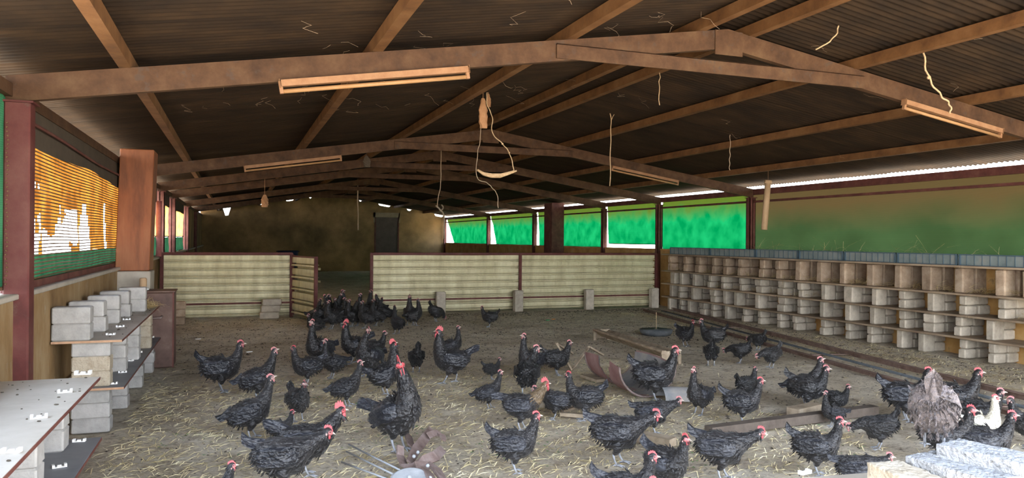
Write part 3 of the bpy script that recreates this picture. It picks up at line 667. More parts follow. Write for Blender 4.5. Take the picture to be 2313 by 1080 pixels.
hang('forked_branch',[(985,465),(995,475),(1003,490),(1003,540)],14,.016,mWoodX,'forked dry branch dangling near the back right corner post',cat='branch',up=False)
hang('forked_branch',[(998,463),(1001,470),(995,477)],14,.013,mWoodX,'small upper fork of the dry branch near the back corner',cat='branch',up=False)
hang('hanging_string',[(808,455),(809,480),(809,520)],24,.02,mWeb,'pale string hanging in front of the back wall',cat='string')
# bowed pale strip
b=MB(); pts=[(1078,384),(1092,393),(1110,397),(1130,397),(1150,391),(1166,386)]
for i,(u,v) in enumerate(pts):
    p=onY(u,v,8.5); w=.010+.016*math.sin(PI*i/5); b.v+=[(p.x,p.y-.02,p.z-w),(p.x,p.y+.02,p.z-w),(p.x,p.y+.02,p.z+w),(p.x,p.y-.02,p.z+w)]
for i in range(5):
    for k in range(4): a=i*4+k; c=i*4+(k+1)%4; b.f.append((a,c,c+4,a+4))
b.f+=[(0,1,2,3),(23,22,21,20)]; b.m=[0]*len(b.f)
b.build('bowed_bark_strip',mRope,smooth=True,label='bowed pale bark strip dangling under the second truss',cat='bark')
# paper sack hanging
def sack(u0,v0,u1,v1,y,w,label,m=mPaper):
    a=onY(u0,v0,y); c=onY(u1,v1,y); b=MB(); n=10; k=12
    for i in range(n+1):
        t=i/n; ce=a.lerp(c,t); r=w*(.35+.75*min(1,t*2.2))*(1-.25*t*t)
        for j in range(k):
            th=2*PI*j/k; rr=r*(1+.35*noise.noise(Vector((math.cos(th)*2,math.sin(th)*2,t*7+u0))))
            b.v.append((ce.x+rr*math.cos(th),ce.y+rr*.6*math.sin(th),ce.z))
    for i in range(n):
        for j in range(k): p=i*k+j; q=i*k+(j+1)%k; b.f.append((p,q,q+k,p+k))
    b.f+=[tuple(range(k)),tuple(range(n*k+k-1,n*k-1,-1))]; b.m=[0]*len(b.f); b.tube([a,(a.x,a.y,rz(a.x)+.12)],.004,5)
    return b.build('crumpled_sack',m,smooth=False,label=label,cat='sack')
sack(1091,222,1092,290,8.6,.055,'crumpled brown paper sack tied under the third left purlin')
sack(1103,212,1104,242,8.6,.03,'small dusty rag beside the crumpled paper sack',mBatten)
sack(828,352,829,378,12.5,.06,'grey rag draped over the third truss',mValance)
sack(598,440,598,468,17,.075,'drop shaped brown leaf cluster hanging before the back wall')
# pipe hanging at right
a=onY(1735,408,10.2); c=onY(1726,519,10.2)
t=empty('hanging_pipe',tuple(c)); d=(a-c)
MB().tube([(0,0,0),tuple(d)],.05,14).build('pipe',mPipe,t,smooth=True); MB().tube([tuple(d),tuple(d+Vector((0,0,rz(a.x)+.1-a.z)))],.006,6).build('wire',mSteel,t); MB().tube([tuple(d*.94),tuple(d*1.0)],.062,14).build('collar',mPipe,t,smooth=True)
tag(t,'brown plastic pipe hanging upright before the dull green cloth','pipe')
# cobwebs on the roof sheets
b=MB()
for _ in range(70):
    x=R.uniform(-.5,3.6) if R.random()<.8 else R.uniform(4.4,8.5); y=R.uniform(3.8,9); z=rz(x)+.09
    p=[Vector((x,y,z))]
    for i in range(R.randint(2,6)): p.append(p[-1]+Vector((R.uniform(-.06,.09),R.uniform(-.05,.05),R.uniform(-.035,.01))))
    b.tube(p,.0008,3)
b.build('cobweb_threads',mWeb,kind='stuff',label='dusty cobweb threads clinging to the roof sheets',cat='cobweb')
# far blue tub
t=empty('plastic_tub',(2.0,31.5,0)); bb=MB().tube([(0,0,0),(0,0,.9),(0,0,.95),(0,0,.96)],[.33,.40,.43,.40],20); bb.build('bowl',mBlue,t,smooth=True)
MB().tube([(.44*math.cos(k*PI/10),.44*math.sin(k*PI/10),.93) for k in range(21)],.02,6).build('rim',mBlue,t,smooth=True)
tag(t,'navy blue plastic tub far back above the short partition','tub')
# ------------------------------------------------------------ things on the floor
# long steel channel frame
a=G(1521,702); c=G(2070,842); dr=(c-a).normalized(); nrm=Vector((-dr.y,dr.x,0)); e=a+dr*11.5; e=Vector((e.x,e.y,0)); Lr=(c-a).length*1.32
t=empty('steel_channel_frame',tuple(a)); n2=-nrm if nrm.x>0 else nrm
W2=abs((G(1893,815)-G(1893,786)).dot(n2))
for off,h,nm in ((0,.06,'rail'),(W2,.05,'rail')):
    o_=n2*off; MB().bar(o_+Vector((0,0,h/2)),dr*Lr+o_+Vector((0,0,h/2)),.008,h).bar(o_+n2*.02+Vector((0,0,h)),dr*Lr+o_+n2*.02+Vector((0,0,h)),.06,.008).build(nm,mRail,t)
MB().tube([tuple(n2*W2*.55+dr*.3+Vector((0,0,.03))),tuple(n2*W2*.55+dr*(Lr-.2)+Vector((0,0,.03)))],.016,8).build('pipe',mDish,t,smooth=True)
for k in range(4): MB().bar(dr*(.05+k*Lr*.31)+Vector((0,0,.015)),dr*(.05+k*Lr*.31)+n2*W2+Vector((0,0,.015)),.04,.01,).build('cross_tie',mRail,t)
tag(t,'long rusty steel channel frame lying on the dirt along the nests','rail')
# wooden V trough
a=G(1358,768); c=G(1515,823); d=(c-a); d.z=0; L=d.length; t=empty('wooden_trough',(a.x,a.y,0),math.atan2(d.y,d.x))
for s,tl in ((-1,.0),(1,.0)):
    MB().box(0,L,-.008,.008,0,.15,mat=Matrix.Translation((0,0,.06))@Matrix.Rotation(s*-.95,4,'X')).build('side_plank',mWoodX,t)
MB().box(-.02,L+.02,-.03,.03,.17,.19,mat=Matrix.Translation((0,-.10,-.02))).build('rim_board',mWoodX,t)
for x in (0.0,L): 
    MB().box(x-.012,x+.012,-.13,.13,.03,.16).build('end_board',mWoodX,t)
    for s in (-1,1): MB().box(x-.02,x+.02,s*.11-.02,s*.11+.02,0,.12).build('leg',mWoodX,t)
tag(t,'long grey wooden feeding trough lying behind the split drum','trough')
# split drum trough: half cylinder with a V notch, lying open side up
n_=G(1463,899); f_=G(1388,862); ax=(f_-n_); ax.z=0; ax.normalize(); Ld=.95
t=empty('split_drum_trough',(n_.x,n_.y,.01),math.atan2(ax.y,ax.x)); rr=.29
def drum_half(r,name,m,flip):
    b=MB(); na,nl=22,26
    keep=[]
    for i in range(nl+1):
        for j in range(na+1):
            th=PI+PI*j/na; wob=1+.03*noise.noise(Vector((i*.2,j*.3,1)))
            rib=.008*max(0,math.cos((i/nl-.35)*60))*(1 if abs(i/nl-.35)<.04 or abs(i/nl-.7)<.04 else 0)
            b.v.append((Ld*i/nl,(r+rib)*wob*math.cos(th)*1.0,r+(r+rib)*wob*math.sin(th)*1.0+(.03*math.sin(i/nl*3) if j in (0,na) else 0)))
    for i in range(nl):
        for j in range(na):
            x=i/nl; 
            if abs(x-.42)<.17*(1-(na-j)/9.) and j>na-9: continue
            a=i*(na+1)+j; q=(a,a+na+1,a+na+2,a+1); b.f.append(q if flip else q[::-1])
    b.m=[0]*len(b.f); return b.build(name,m,t,smooth=True)
drum_half(rr,'shell',mDrumO,True); drum_half(rr-.012,'lining',mDrumI,False)
MB().tube([(0,rr*math.cos(PI+PI*k/16),rr+rr*math.sin(PI+PI*k/16)) for k in range(17)],.011,8).build('rolled_rim',mScrap,t,smooth=True)
MB().tube([(Ld,rr*math.cos(PI+PI*k/16),rr+rr*math.sin(PI+PI*k/16)) for k in range(17)],.011,8).build('rolled_rim',mScrap,t,smooth=True)
tag(t,'split half drum trough, faded pink outside and dusty blue inside, with a torn side','trough')
def stick(pix,zs,w,h,label,m=mWoodX,cat='stick',name='wooden_stick'):
    P=[G(u,v,z) for (u,v),z in zip(pix,zs)]
    b=MB()
    for i in range(len(P)-1): b.bar(P[i],P[i+1],w,h)
    return b.build(name,m,label=label,cat=cat)
q0=G(1292,838); yq=q0.y
f=empty('broken_trough_stand'); 
for pa,pb in (((1256,775),(1291,836)),((1256,776),(1293,798)),((1291,836),(1331,783)),((1331,784),(1362,802))):
    MB().bar(onY(*pa,yq+(0 if pa[1]>780 or pb[1]>830 else .0)),onY(*pb,yq+(.25 if pb[1]<810 else 0)),.028,.02).build('strut',mWoodX,f)
tag(f,'broken trough stand of pale crossed struts beside the split drum','stand')
MB().bar(G(1323,848,.02),G(1360,860,.02),.14,.03).build('wood_offcut',mWoodX,label='short pale wood offcut lying left of the split drum',cat='offcut')
MB().bar(G(1266,935,.02),G(1330,940,.02),.05,.03).bar(G(1270,930,.03),G(1325,912,.05),.03,.02).build('wood_offcut',mWoodX,label='splintered board piece on the dirt under the hens, centre',cat='offcut')
# bent sheet metal offcut by the drum
p=G(1532,905); t=empty('bent_sheet_offcut',(p.x,p.y,.0),-.2)
b=MB()
for i in range(9):
    for k in range(15): th=PI*(.05+.9*k/14); r=.135+.02*i/8; b.v.append((-.17+.34*i/8,r*math.cos(th),r*math.sin(th)*(1-.25*i/8)))
for i in range(8):
    for k in range(14): a=i*15+k; b.f.append((a,a+1,a+16,a+15))
b.m=[0]*len(b.f); b.build('bent_sheet',mDrumI,t,smooth=True)
MB().tube([(.17,.155*math.cos(PI*(.05+.9*k/14)),.155*.75*math.sin(PI*(.05+.9*k/14))) for k in range(15)],.005,6).build('rolled_edge',mGalv,t)
tag(t,'bent grey sheet metal offcut arched on the dirt beside the split drum','offcut')
# feeder dish
p=G(1482,757); t=empty('feeder_dish',(p.x,p.y,.005))
MB().tube([(0,0,0),(0,0,.03),(0,0,.085),(0,0,.09),(0,0,.085),(0,0,.03)],[.22,.245,.26,.25,.235,.20],24).build('bowl',mDish,t,smooth=True)
MB().tube([(0,0,.03),(0,0,.07),(0,0,.10)],[.13,.09,.01],16).build('feed_cone',mBoard,t,smooth=True)
MB().tube([(0,0,.03),(.0,0,.36)],.004,6).build('stem',mRope,t)
tag(t,'round black rubber feeder dish with a thin upright stem','dish')
# posts and logs on the right
b=MB().bar(G(1600,974,.05),G(1975,925,.05),.09,.07); b.build('timber_beam',mWoodX,label='dark weathered beam lying across the dirt behind the front hens',cat='beam').data.materials[0]=M('dark_weathered_beam',[(.07,.055,.045),(.13,.105,.085)],9,.85,.4,60,.004)
MB().bar(G(1790,935,.05),G(1845,922,.05),.11,.09).build('wood_offcut',mWoodX,label='pale squared block end beside the dark beam',cat='offcut')
MB().bar(G(1445,985,.04),G(1520,1000,.04),.10,.06).build('wood_offcut',mWoodX,label='flat weathered plank end under the leaning hen, lower centre',cat='offcut')
MB().box(-.2,.2,-.035,.035,0,.03,mat=Matrix.Translation(G(1700,702))@Matrix.Rotation(.6,4,'Z')).build('pale_lid',mBoard,label='flat pale lid lying beside the steel channel frame',cat='lid')
# scrap harrow tines
sc=empty('scrap_plough_part',tuple(G(950,1065)))
o=Vector(sc.location)
def sp(pix,hs,w,th,name,m=mScrap):
    P=[G(u,v,h)-o for (u,v),h in zip(pix,hs)]
    b=MB(); n=len(P)
    for i,p in enumerate(P):
        d=(P[min(i+1,n-1)]-P[max(i-1,0)]).normalized(); s_=d.cross(Vector((.45,-.55,.7))).normalized()*w[i]/2; u_=s_.cross(d).normalized()*th/2
        b.v+=[tuple(p-s_-u_),tuple(p+s_-u_),tuple(p+s_+u_),tuple(p-s_+u_)]
    for i in range(n-1):
        for k in range(4): a=i*4+k; c=i*4+(k+1)%4; b.f.append((a,c,c+4,a+4))
    b.f+=[(0,1,2,3),(4*n-1,4*n-2,4*n-3,4*n-4)]; b.m=[0]*len(b.f); b.build(name,m,sc)
sp([(904,1008),(904,1030),(913,1052),(930,1058),(960,1040),(985,1030),(1000,1015)],[.12,.07,.03,.03,.07,.08,.09],[.05,.055,.06,.07,.07,.07,.06],.014,'curved_tine')
sp([(910,975),(922,985),(928,1005),(938,1012)],[.10,.08,.05,.03],[.05,.06,.055,.05],.012,'curved_tine')
sp([(925,1045),(940,1015),(960,990),(975,970)],[.05,.08,.10,.12],[.05,.07,.07,.06],.012,'blade')
sp([(968,984),(985,978),(1000,985),(1003,995)],[.12,.12,.11,.09],[.05,.055,.05,.03],.012,'blade')
sp([(940,1058),(965,1052),(985,1060),(998,1080),(1003,1100)],[.05,.06,.06,.04,.02],[.09,.08,.07,.06,.05],.02,'bracket')
sp([(955,1060),(968,1075),(975,1090)],[.09,.08,.07],[.06,.07,.06],.03,'bracket')
for (u,v) in ((935,1031),(944,1022),(966,1052),(972,1080)): 
    p=G(u,v,.09)-o; MB().ball(p,.012,8,6).build('bolt',mGalv,sc)
tag(sc,'rusty pinkish scrap plough part with curved tines, bottom centre','scrap')
t=empty('steel_rod_bundle',tuple(G(850,1055))); o=Vector(t.location)
for pa,pb,ha,hb in (((788,1004),(903,1062),.01,.09),((783,1020),(893,1074),.01,.08),((772,1044),(880,1084),.01,.06)):
    MB().tube([G(*pa,ha)-o,G((pa[0]+pb[0])/2,(pa[1]+pb[1])/2+.5,(ha+hb)/2)-o,G(*pb,hb)-o],.006,8).build('rod',mGalv,t,smooth=True)
tag(t,'three thin grey steel rods fanned on the dirt beside the scrap','rods')
p=G(925,1085,.07); t=empty('galvanised_lid',tuple(p)); t.rotation_euler=(.25,-.1,0)
MB().tube([(0,0,0),(0,0,.012),(0,0,.02)],[.115,.115,.10],24).build('disc',mGalv,t,smooth=False); MB().ball((0,0,.02),.014,8,6).build('knob',mGalv,t)
tag(t,'round grey steel disc at the bottom edge below the scrap part','disc')
# near right whitewashed nest blocks
def free_block(pa,pb,z,L,Wd,H,label,m=mLime,lz=0):
    a=G(*pa,z+H); c=G(*pb,z+H); d=(c-a); ang=math.atan2(d.y,d.x)
    b=MB(); n=14; bx=MB()
    bm=bmesh.new(); bmesh.ops.create_cube(bm,size=1); bmesh.ops.subdivide_edges(bm,edges=bm.edges[:],cuts=13,use_grid_fill=True); sd=R.random()*9
    for q in bm.verts:
        c=q.co; p=Vector((c.x*L,c.y*Wd,(c.z+.5)*H)); k=[abs(c.x)*2,abs(c.y)*2,abs(c.z)*2]; e_=sorted(k)[1]
        sh=1-.05*max(0,e_-.85)/.15; p=Vector((p.x*(1-.02*(1-sh)*20),p.y*(1-.03*(1-sh)*20),H/2+(p.z-H/2)*(1-.035*(1-sh)*20)))
        p+=Vector((noise.noise(p*38+Vector((sd,0,0))),noise.noise(p*38+Vector((0,sd,0))),noise.noise(p*38+Vector((0,0,sd)))))*.0038+Vector((0,0,1))*noise.noise(p*95)*.002
        q.co=p
    me=bpy.data.meshes.new('block'); bm.to_mesh(me); bm.free(); me.materials.append(m)
    ce=a+d.normalized()*L/2+Vector((-math.sin(ang),math.cos(ang),0))*(-Wd/2)
    return place('whitewashed_block',me,None,(ce.x,ce.y,z),(0,0,ang),label=label,cat='block',group='whitewashed blocks in the near right corner')
ZB=.715
free_block((2165,988),(2313,1020),ZB,.42,.15,.13,'longest whitewashed block, rightmost in the bottom right corner')
free_block((2110,1016),(2313,1072),ZB-.03,.40,.15,.12,'whitewashed block under the feet of the grey brown hen')
free_block((2030,1038),(2110,1070),ZB-.03,.20,.12,.10,'short tan sided whitewashed block, leftmost of the three',mBlockP)
p=G(1990,1062,.66); t=empty('nest_board',(2.45,1.75,.66),-.12)
MB().box(-.62,.75,-.45,.33,-.018,0,bev=.001).build('panel',mBoard,t); MB().box(-.62,.75,.33,.332,-.017,-.001).build('cut_edge',mEdge,t)
tag(t,'pale board under the whitewashed blocks in the bottom right corner','board')
p=G(1818,1070,.662); t=None
place('plastic_clip',clipm,None,(p.x,p.y,.662),(0,0,.2),.9,label='white plastic clip on the pale board in the bottom right corner',cat='clip',group='white clips on the laying boards')
for x,y in ((2.0,1.75),(3.0,1.65)):
    for q in range(5): place('concrete_block',bmesh_get(.262,.145,.126,mBlock,q%3,.004),None,(x,y,q*.128),(0,0,.1),label='grey block, '+['lowest','second','third','fourth','top'][q]+' of the stack under the '+('left' if x<2.5 else 'right')+' end of the corner board',cat='block',group='blocks under the near right board')
# ------------------------------------------------------------ litter
def fl():
    q=R.random()
    if q<.5: return (R.uniform(-.8,4.5),R.uniform(3.6,8.5))
    if q<.75: return (R.uniform(7.2,8.8),R.uniform(5.2,13.6))
    return (R.uniform(-.9,8.7),R.uniform(3.6,14.5))
def flz():
    x,y=fl(); return (x,y,floor_z(x,y)+.006)
straw('floor_straw',flz,20000,.03,.15,mStrawD,.0025,.10,label='pale broken straw strewn over the dirt floor',cat='straw')
def clump():
    q=R.random()
    if q<.45: x,y=R.uniform(-.8,8.6),R.uniform(9,14.6)
    elif q<.65: x,y=R.uniform(3.5,8.7),14.5-abs(R.gauss(0,.35))
    elif q<.8: x,y=R.uniform(8.0,8.8),R.uniform(5.5,13.8)
    else: x,y=R.uniform(-.9,8.5),R.uniform(3.8,10)
    return x,y
b=MB()
for _ in range(15000):
    x,y=clump(); r=R.uniform(.003,.011)*(1 if R.random()<.9 else 1.7); z=floor_z(x,y)
    a=R.uniform(0,PI); c_,s_=math.cos(a)*r*1.5,math.sin(a)*r*1.5; h=r*.7
    i=len(b.v); b.v+=[(x-c_,y-s_,z),(x+s_*.6,y-c_*.6,z),(x+c_,y+s_,z),(x-s_*.6,y+c_*.6,z),(x,y,z+h)]
    b.f+=[(i,i+1,i+4),(i+1,i+2,i+4),(i+2,i+3,i+4),(i+3,i,i+4)]
b.m=[0]*len(b.f); b.build('floor_droppings',mDung,kind='stuff',label='dark dried droppings trodden over the dirt floor',cat='droppings')
b=MB()
for _ in range(2200):
    x,y=R.uniform(-.6,4.5),R.uniform(3.8,8.5)
    if noise.noise(Vector((x*1.5,y*1.5,4)))<.05: continue
    z=floor_z(x,y)+.004; r=R.uniform(.006,.018); a=R.uniform(0,6)
    i=len(b.v); b.v+=[(x+r*math.cos(a+k*2.1),y+r*math.sin(a+k*2.1),z+R.uniform(0,.008)) for k in range(3)]; b.f.append((i,i+1,i+2))
b.m=[0]*len(b.f); b.build('green_scraps',mLeafBit,kind='stuff',label='small green leaf scraps trodden into the near floor',cat='leaves')
for (u,v,m_,lab,nm) in ((1237,724,M('green_plastic',[(.02,.35,.12),(.03,.4,.15)],5,.5,0),'small green plastic scrap on the dirt by the long partition','green_scrap'),(1250,722,M('orange_plastic',[(.7,.25,.05),(.75,.3,.08)],5,.5,0),'small orange plastic scrap beside the green one','orange_scrap'),(563,796,mClip,'small white plastic strip on the dirt behind the leftmost hen','white_scrap'),(447,767,mClip,'white scrap on the dirt right of the tank','white_scrap')):
    p=G(u,v); MB().box(-.04,.04,-.015,.015,0,.008,mat=Matrix.Translation((p.x,p.y,.004))@Matrix.Rotation(.4,4,'Z')@Matrix.Rotation(.1,4,'X')).build(nm,m_,label=lab,cat='scrap')
#BIRDS
# ------------------------------------------------------------ chickens
def lerp(a,b,t): return a+(b-a)*t
def catmull(P,m):
    out=[]; n=len(P)
    for i in range(n-1):
        a=P[max(i-1,0)];b_=P[i];c=P[i+1];d=P[min(i+2,n-1)]
        for k in range(m):
            t=k/m; out.append([.5*(2*y+(z-x)*t+(2*x-5*y+4*z-w)*t*t+(3*y-x-3*z+w)*t**3) for x,y,z,w in zip(a,b_,c,d)])
    out.append(list(P[-1])); return out
def bird(seed,a0=48,a1=88,L=.185,pitch=0,turn=0,headp=4,tail=42,rooster=False,fluff=1.0,step=.0,sit=False,mats=None,spread=.0,neckfat=1.0,look=None):
    """mesh data of one chicken: x forward, feet at z=0; returns {part:(mesh)} in standing size about 0.47 m"""
    rr=random.Random(seed); feath,wing,hack,comb_m,face_m=mats
    body=[(-.200,.318,-38,.010,.012),(-.182,.300,-34,.048,.052),(-.135,.272,-24,.088*fluff,.088*fluff),(-.07,.250,-8,.110*fluff,.108*fluff),(.0,.242,4,.117,.116),(.06,.248,22,.110,.114)]
    neck=[(.105,.272)]; ang=[]; n=6
    for i in range(n+1): ang.append(lerp(a0,a1,(i/n)**.8))
    seg=L/n
    for i in range(n): neck.append((neck[-1][0]+seg*math.cos(math.radians(ang[i])),neck[-1][1]+seg*math.sin(math.radians(ang[i]))))
    nr=[.094,.078,.064,.053,.045,.038,.033]
    if rooster: nr=[.098,.086,.074,.064,.055,.045,.036]
    rings=[list(x) for x in body]
    for (x,z),a,r in zip(neck,ang,nr): rings.append([x,z,a,r*.92*neckfat if r<.09 else r,r*neckfat if r<.09 else r])
    nb=len(body)
    hx,hz=neck[-1]; hp=headp if a1>20 else a1*.6
    def hd(d,up=0): # point on the head axis
        ca,sa=math.cos(math.radians(hp)),math.sin(math.radians(hp)); return (hx+d*ca-up*sa,hz+d*sa+up*ca)
    mid=(ang[-1]+hp)/2
    c1=hd(.004,.016); rings.append([c1[0],c1[1],mid,.030,.031])
    c2=hd(.018,.024); rings.append([c2[0],c2[1],hp+8,.028,.028])
    c3=hd(.036,.024); rings.append([c3[0],c3[1],hp,.019,.019])
    c4=hd(.046,.022); rings.append([c4[0],c4[1],hp,.006,.006])
    T=len(rings)
    R3=catmull(rings,4)
    pr=math.radians(pitch)
    def deform(x,y,z,t):
        # pitch the body about the hips, then turn the neck
        px,pz=x+.0,z-.20
        if t>=0:
            k=max(0,min(1,t)); yaw=math.radians(turn)*k
            cx,cz=.105,0
            dx,dy=x-cx,y; x,y=cx+dx*math.cos(yaw)-dy*math.sin(yaw),dx*math.sin(yaw)+dy*math.cos(yaw)
        px,pz=x,z-.20
        x2=px*math.cos(pr)-pz*math.sin(pr); z2=px*math.sin(pr)+pz*math.cos(pr)
        return (x2,y,z2+.20-(.115 if sit else 0))
    tn=lambda i: (i/4-nb)/(n)   # neck parameter by ring
    b=MB(); K=22; pos=[]
    for i,(x,z,a,ry,rh) in enumerate(R3):
        ca,sa=math.cos(math.radians(a)),math.sin(math.radians(a)); row=[]
        for k in range(K):
            th=2*PI*k/K; s=math.sin(th); c=math.cos(th)
            low=1+.10*max(0,-s)*(1 if i<nb*4 else 0)
            scal=1+.05*(((i/2.0+.5*(k%2))%1)-.5)*(1 if i<T*4-14 else 0)+.05*noise.noise(Vector((x*14,c*2+seed,s*2)))
            w=rh*s*low*scal; yy=ry*c*scal*(1-.06*abs(s))
            row.append(Vector((x-sa*w,yy,z+ca*w)))
        pos.append(row)
        for p in row: b.v.append(deform(p.x,p.y,p.z,tn(i) if i>=nb*4-2 else -1))
    NR=len(R3)
    for i in range(NR-1):
        for k in range(K): a=i*K+k; c=i*K+(k+1)%K; b.f.append((a,c,c+K,a+K)); b.m.append(1 if (i>(nb+1)*4 and hack is not feath) else 0)
    b.f+=[tuple(range(K-1,-1,-1)),tuple((NR-1)*K+k for k in range(K))]; b.m+=[0,0]
    b.f=[f[::-1] for f in b.f]
    P={}
    P['body']=b.mesh('body',[feath,hack],True)
    # feathers lying over the body, rear to front
    f=MB()
    def blade(p,Tn,N,l,w,lift,mi,t):
        S=Tn.cross(N).normalized()*w; q0=p-N*.004; q1=p+Tn*l*.55+N*lift; q2=p+Tn*l+N*lift*.75
        f.add([deform(*(q0-S*.6),t),deform(*(q0+S*.6),t),deform(*(q1+S),t),deform(*(q1-S),t),deform(*(q2+S*.25),t),deform(*(q2-S*.25),t)],[(0,1,2,3),(3,2,4,5)],mi)
    for _ in range(620 if not rooster else 760):
        i=rr.randint(4,NR-14); k=rr.randrange(K)
        if i>nb*4+4 and rr.random()<.25: continue
        p=pos[i][k]; cen=Vector((R3[i][0],0,R3[i][1])); N=(p-cen).normalized(); Tn=(pos[i-1][k]-pos[i+1][k]).normalized()
        Tn=(Tn+Vector((rr.gauss(0,.16),rr.gauss(0,.16),rr.gauss(0,.16)-(.25 if p.z<.2 else 0)))).normalized(); N=(N-Tn*N.dot(Tn)).normalized()
        inneck=i>nb*4+2
        l=rr.uniform(.03,.055)*(1.15 if rooster and inneck else 1)*(.75 if inneck and not rooster else 1)
        blade(p,Tn,N,l,rr.uniform(.006,.010)*(.6 if inneck else 1),rr.uniform(.002,.006)*fluff,1 if inneck and hack is not feath else 0,tn(i) if i>=nb*4-2 else -1)
    if fluff>1.1 or not rooster:
        for _ in range(70 if fluff<1.1 else 260):   # downy rump and thighs
            i=rr.randint(3,14); k=rr.choice(range(int(K*.5),K)); p=pos[i][k]; N=(p-Vector((R3[i][0],0,R3[i][1]))).normalized()
            blade(p,(Vector((-.8,0,-.7))+Vector((rr.gauss(0,.35),rr.gauss(0,.35),rr.gauss(0,.2)))).normalized(),N,rr.uniform(.03,.05),.007,.007,0,-1)
    P['plumage']=f.mesh('plumage',[feath,hack],False)
    # wings
    for s,nm in ((-1,'wing_a'),(1,'wing_b')):
        w=MB(); nu,nv=12,8; V=[]
        for i in range(nu+1):
            u=i/nu; x=lerp(.085,-.175,u); hh=.072*math.sin(PI*min(1,.12+u*.80))**.7*(1-.35*u); zc=.262+.0*u-.012*u+.03*u*u
            th=.026*math.sin(PI*(.1+.85*u))
            by=.108*math.sqrt(max(0.05,1-((x+.02)/.20)**2))*1.02*fluff
            for j in range(nv+1):
                v=-1+2*j/nv; V.append((x-.03*v*(u),s*(by*(1-.10*v*abs(v))+th*math.sqrt(max(0,1-v*v))),zc+hh*v))
        w.v=[deform(x+spread*0,y,z,-1) for x,y,z in V]
        for i in range(nu):
            for j in range(nv): a=i*(nv+1)+j; q=(a,a+1,a+nv+2,a+nv+1); w.f.append(q if s>0 else q[::-1])
        w.m=[0]*len(w.f)
        def wb(x,z,l,wd,dz,yy):
            q=[(x,s*yy,z-wd),(x,s*yy,z+wd),(x-l*.6,s*(yy-.004),z+wd*.9+dz*.6),(x-l*.6,s*(yy-.004),z-wd*.9+dz*.6),(x-l,s*(yy-.02),z+dz)]
            w.add([deform(*p,-1) for p in q],[(0,1,2,3),(3,2,4)])
        for r in range(4):
            for c in range(9):
                x=.06-.022*c-.018*r*.3; z=.305-.026*r-.002*c
                by=.108*math.sqrt(max(.05,1-((x+.02)/.20)**2))*fluff+.028*math.sin(PI*max(.05,min(.95,(.085-x)/.26)))
                wb(x,z,rr.uniform(.035,.05)*(1+.5*(r>1)),.011,.004,by+.003)
        for c in range(6): wb(-.06-.008*c,.272-.011*c,.125,.009,.028+.004*c,.112*fluff-.004*c)
        P[nm]=w.mesh('wing',wing,True)
    # tail
    tl=MB(); base=Vector((-.165,0,.300)); ta=math.radians(180-tail); nf=13 if rooster else 11
    core=[]; 
    for i in range(7):
        u=i/6; r=lerp(.058,.012,u); p=base+Vector((math.cos(ta),0,math.sin(ta)))*(.115 if not rooster else .13)*u; core.append((p,r))
    kk=10; st=len(tl.v)
    for p,r in core:
        up=Vector((-math.sin(ta),0,math.cos(ta)))
        for k in range(kk): th=2*PI*k/kk; q=p+Vector((0,1,0))*r*.55*math.cos(th)+up*r*1.05*math.sin(th)*-1; tl.v.append(deform(q.x,q.y,q.z,-1))
    for i in range(6):
        for k in range(kk): a=st+i*kk+k; c=st+i*kk+(k+1)%kk; tl.f.append((a,c,c+kk,a+kk)); tl.m.append(0)
    for i in range(nf):
        e=(i/(nf-1))*2-1; ln=(.165-.03*abs(e))*(1.0 if not rooster else 1.25)
        sp=.50 if not rooster else .75
        an=ta+sp*(1-abs(e))*-.55+.25; yo=e*.045; wd=.015 if not rooster else .013
        pts=[]
        for j in range(6):
            u=j/5; bend=(-.35 if not rooster else 1.0)*u*u*(.5+.5*(1-abs(e)))
            a_=an+bend*.8
            if j==0: c=base+Vector((0,yo*.5,0))
            else: c=pts[-1]+Vector((math.cos(a_),e*.16,math.sin(a_)))*ln/5
            pts.append(c)
        for j in range(6):
            u=j/5; w_=wd*(.6+.6*math.sin(PI*min(1,u*.8+.15)))*(1 if j<5 else .35); up=Vector((-math.sin(an),0,math.cos(an)))
            c=pts[j]; side=(up*.75+Vector((0,.65*(1 if e>=0 else -1),0))).normalized()
            for q in (c-side*w_,c+side*w_): tl.v.append(deform(q.x,q.y,q.z,-1))
        s0=len(tl.v)-12
        for j in range(5): a=s0+2*j; tl.f.append((a,a+1,a+3,a+2)); tl.m.append(0)
    P['tail']=tl.mesh('tail',wing,True)
    # head parts
    H=lambda d,up,y=0: deform(hd(d,up)[0],y,hd(d,up)[1],1.0)
    cm=MB(); k=1.0 if not rooster else 1.75; hh=.024 if not rooster else .05
    top=[(-.012,.046),(.000,.050),(.012,.052),(.024,.050),(.036,.044),(.044,.034)]
    m=26; line=[]
    for i in range(m+1):
        u=i/m; d=lerp(-.020*k,.048,u); bu=.046-(.014*max(0,(u-.7)/.3)) ; sp=.55+.45*abs(math.sin(u*PI*4.5)); h_=hh*sp*math.sin(PI*min(1,.10+u*.86))**.6
        line.append((d,bu,bu+h_))
    for s in (-1,1):
        for d,a_,c_ in line: cm.v+=[H(d,a_-.006,s*.0045),H(d,c_,s*.0016)]
    w0=2*(m+1)
    for i in range(m):
        a=2*i; cm.f+=[(a,a+2,a+3,a+1),(w0+a+1,w0+a+3,w0+a+2,w0+a),(a+1,a+3,w0+a+3,w0+a+1)]
    cm.f+=[(0,1,w0+1,w0),(2*m,w0+2*m,w0+2*m+1,2*m+1)]; cm.m=[0]*len(cm.f)
    P['comb']=cm.mesh('comb',comb_m,False)
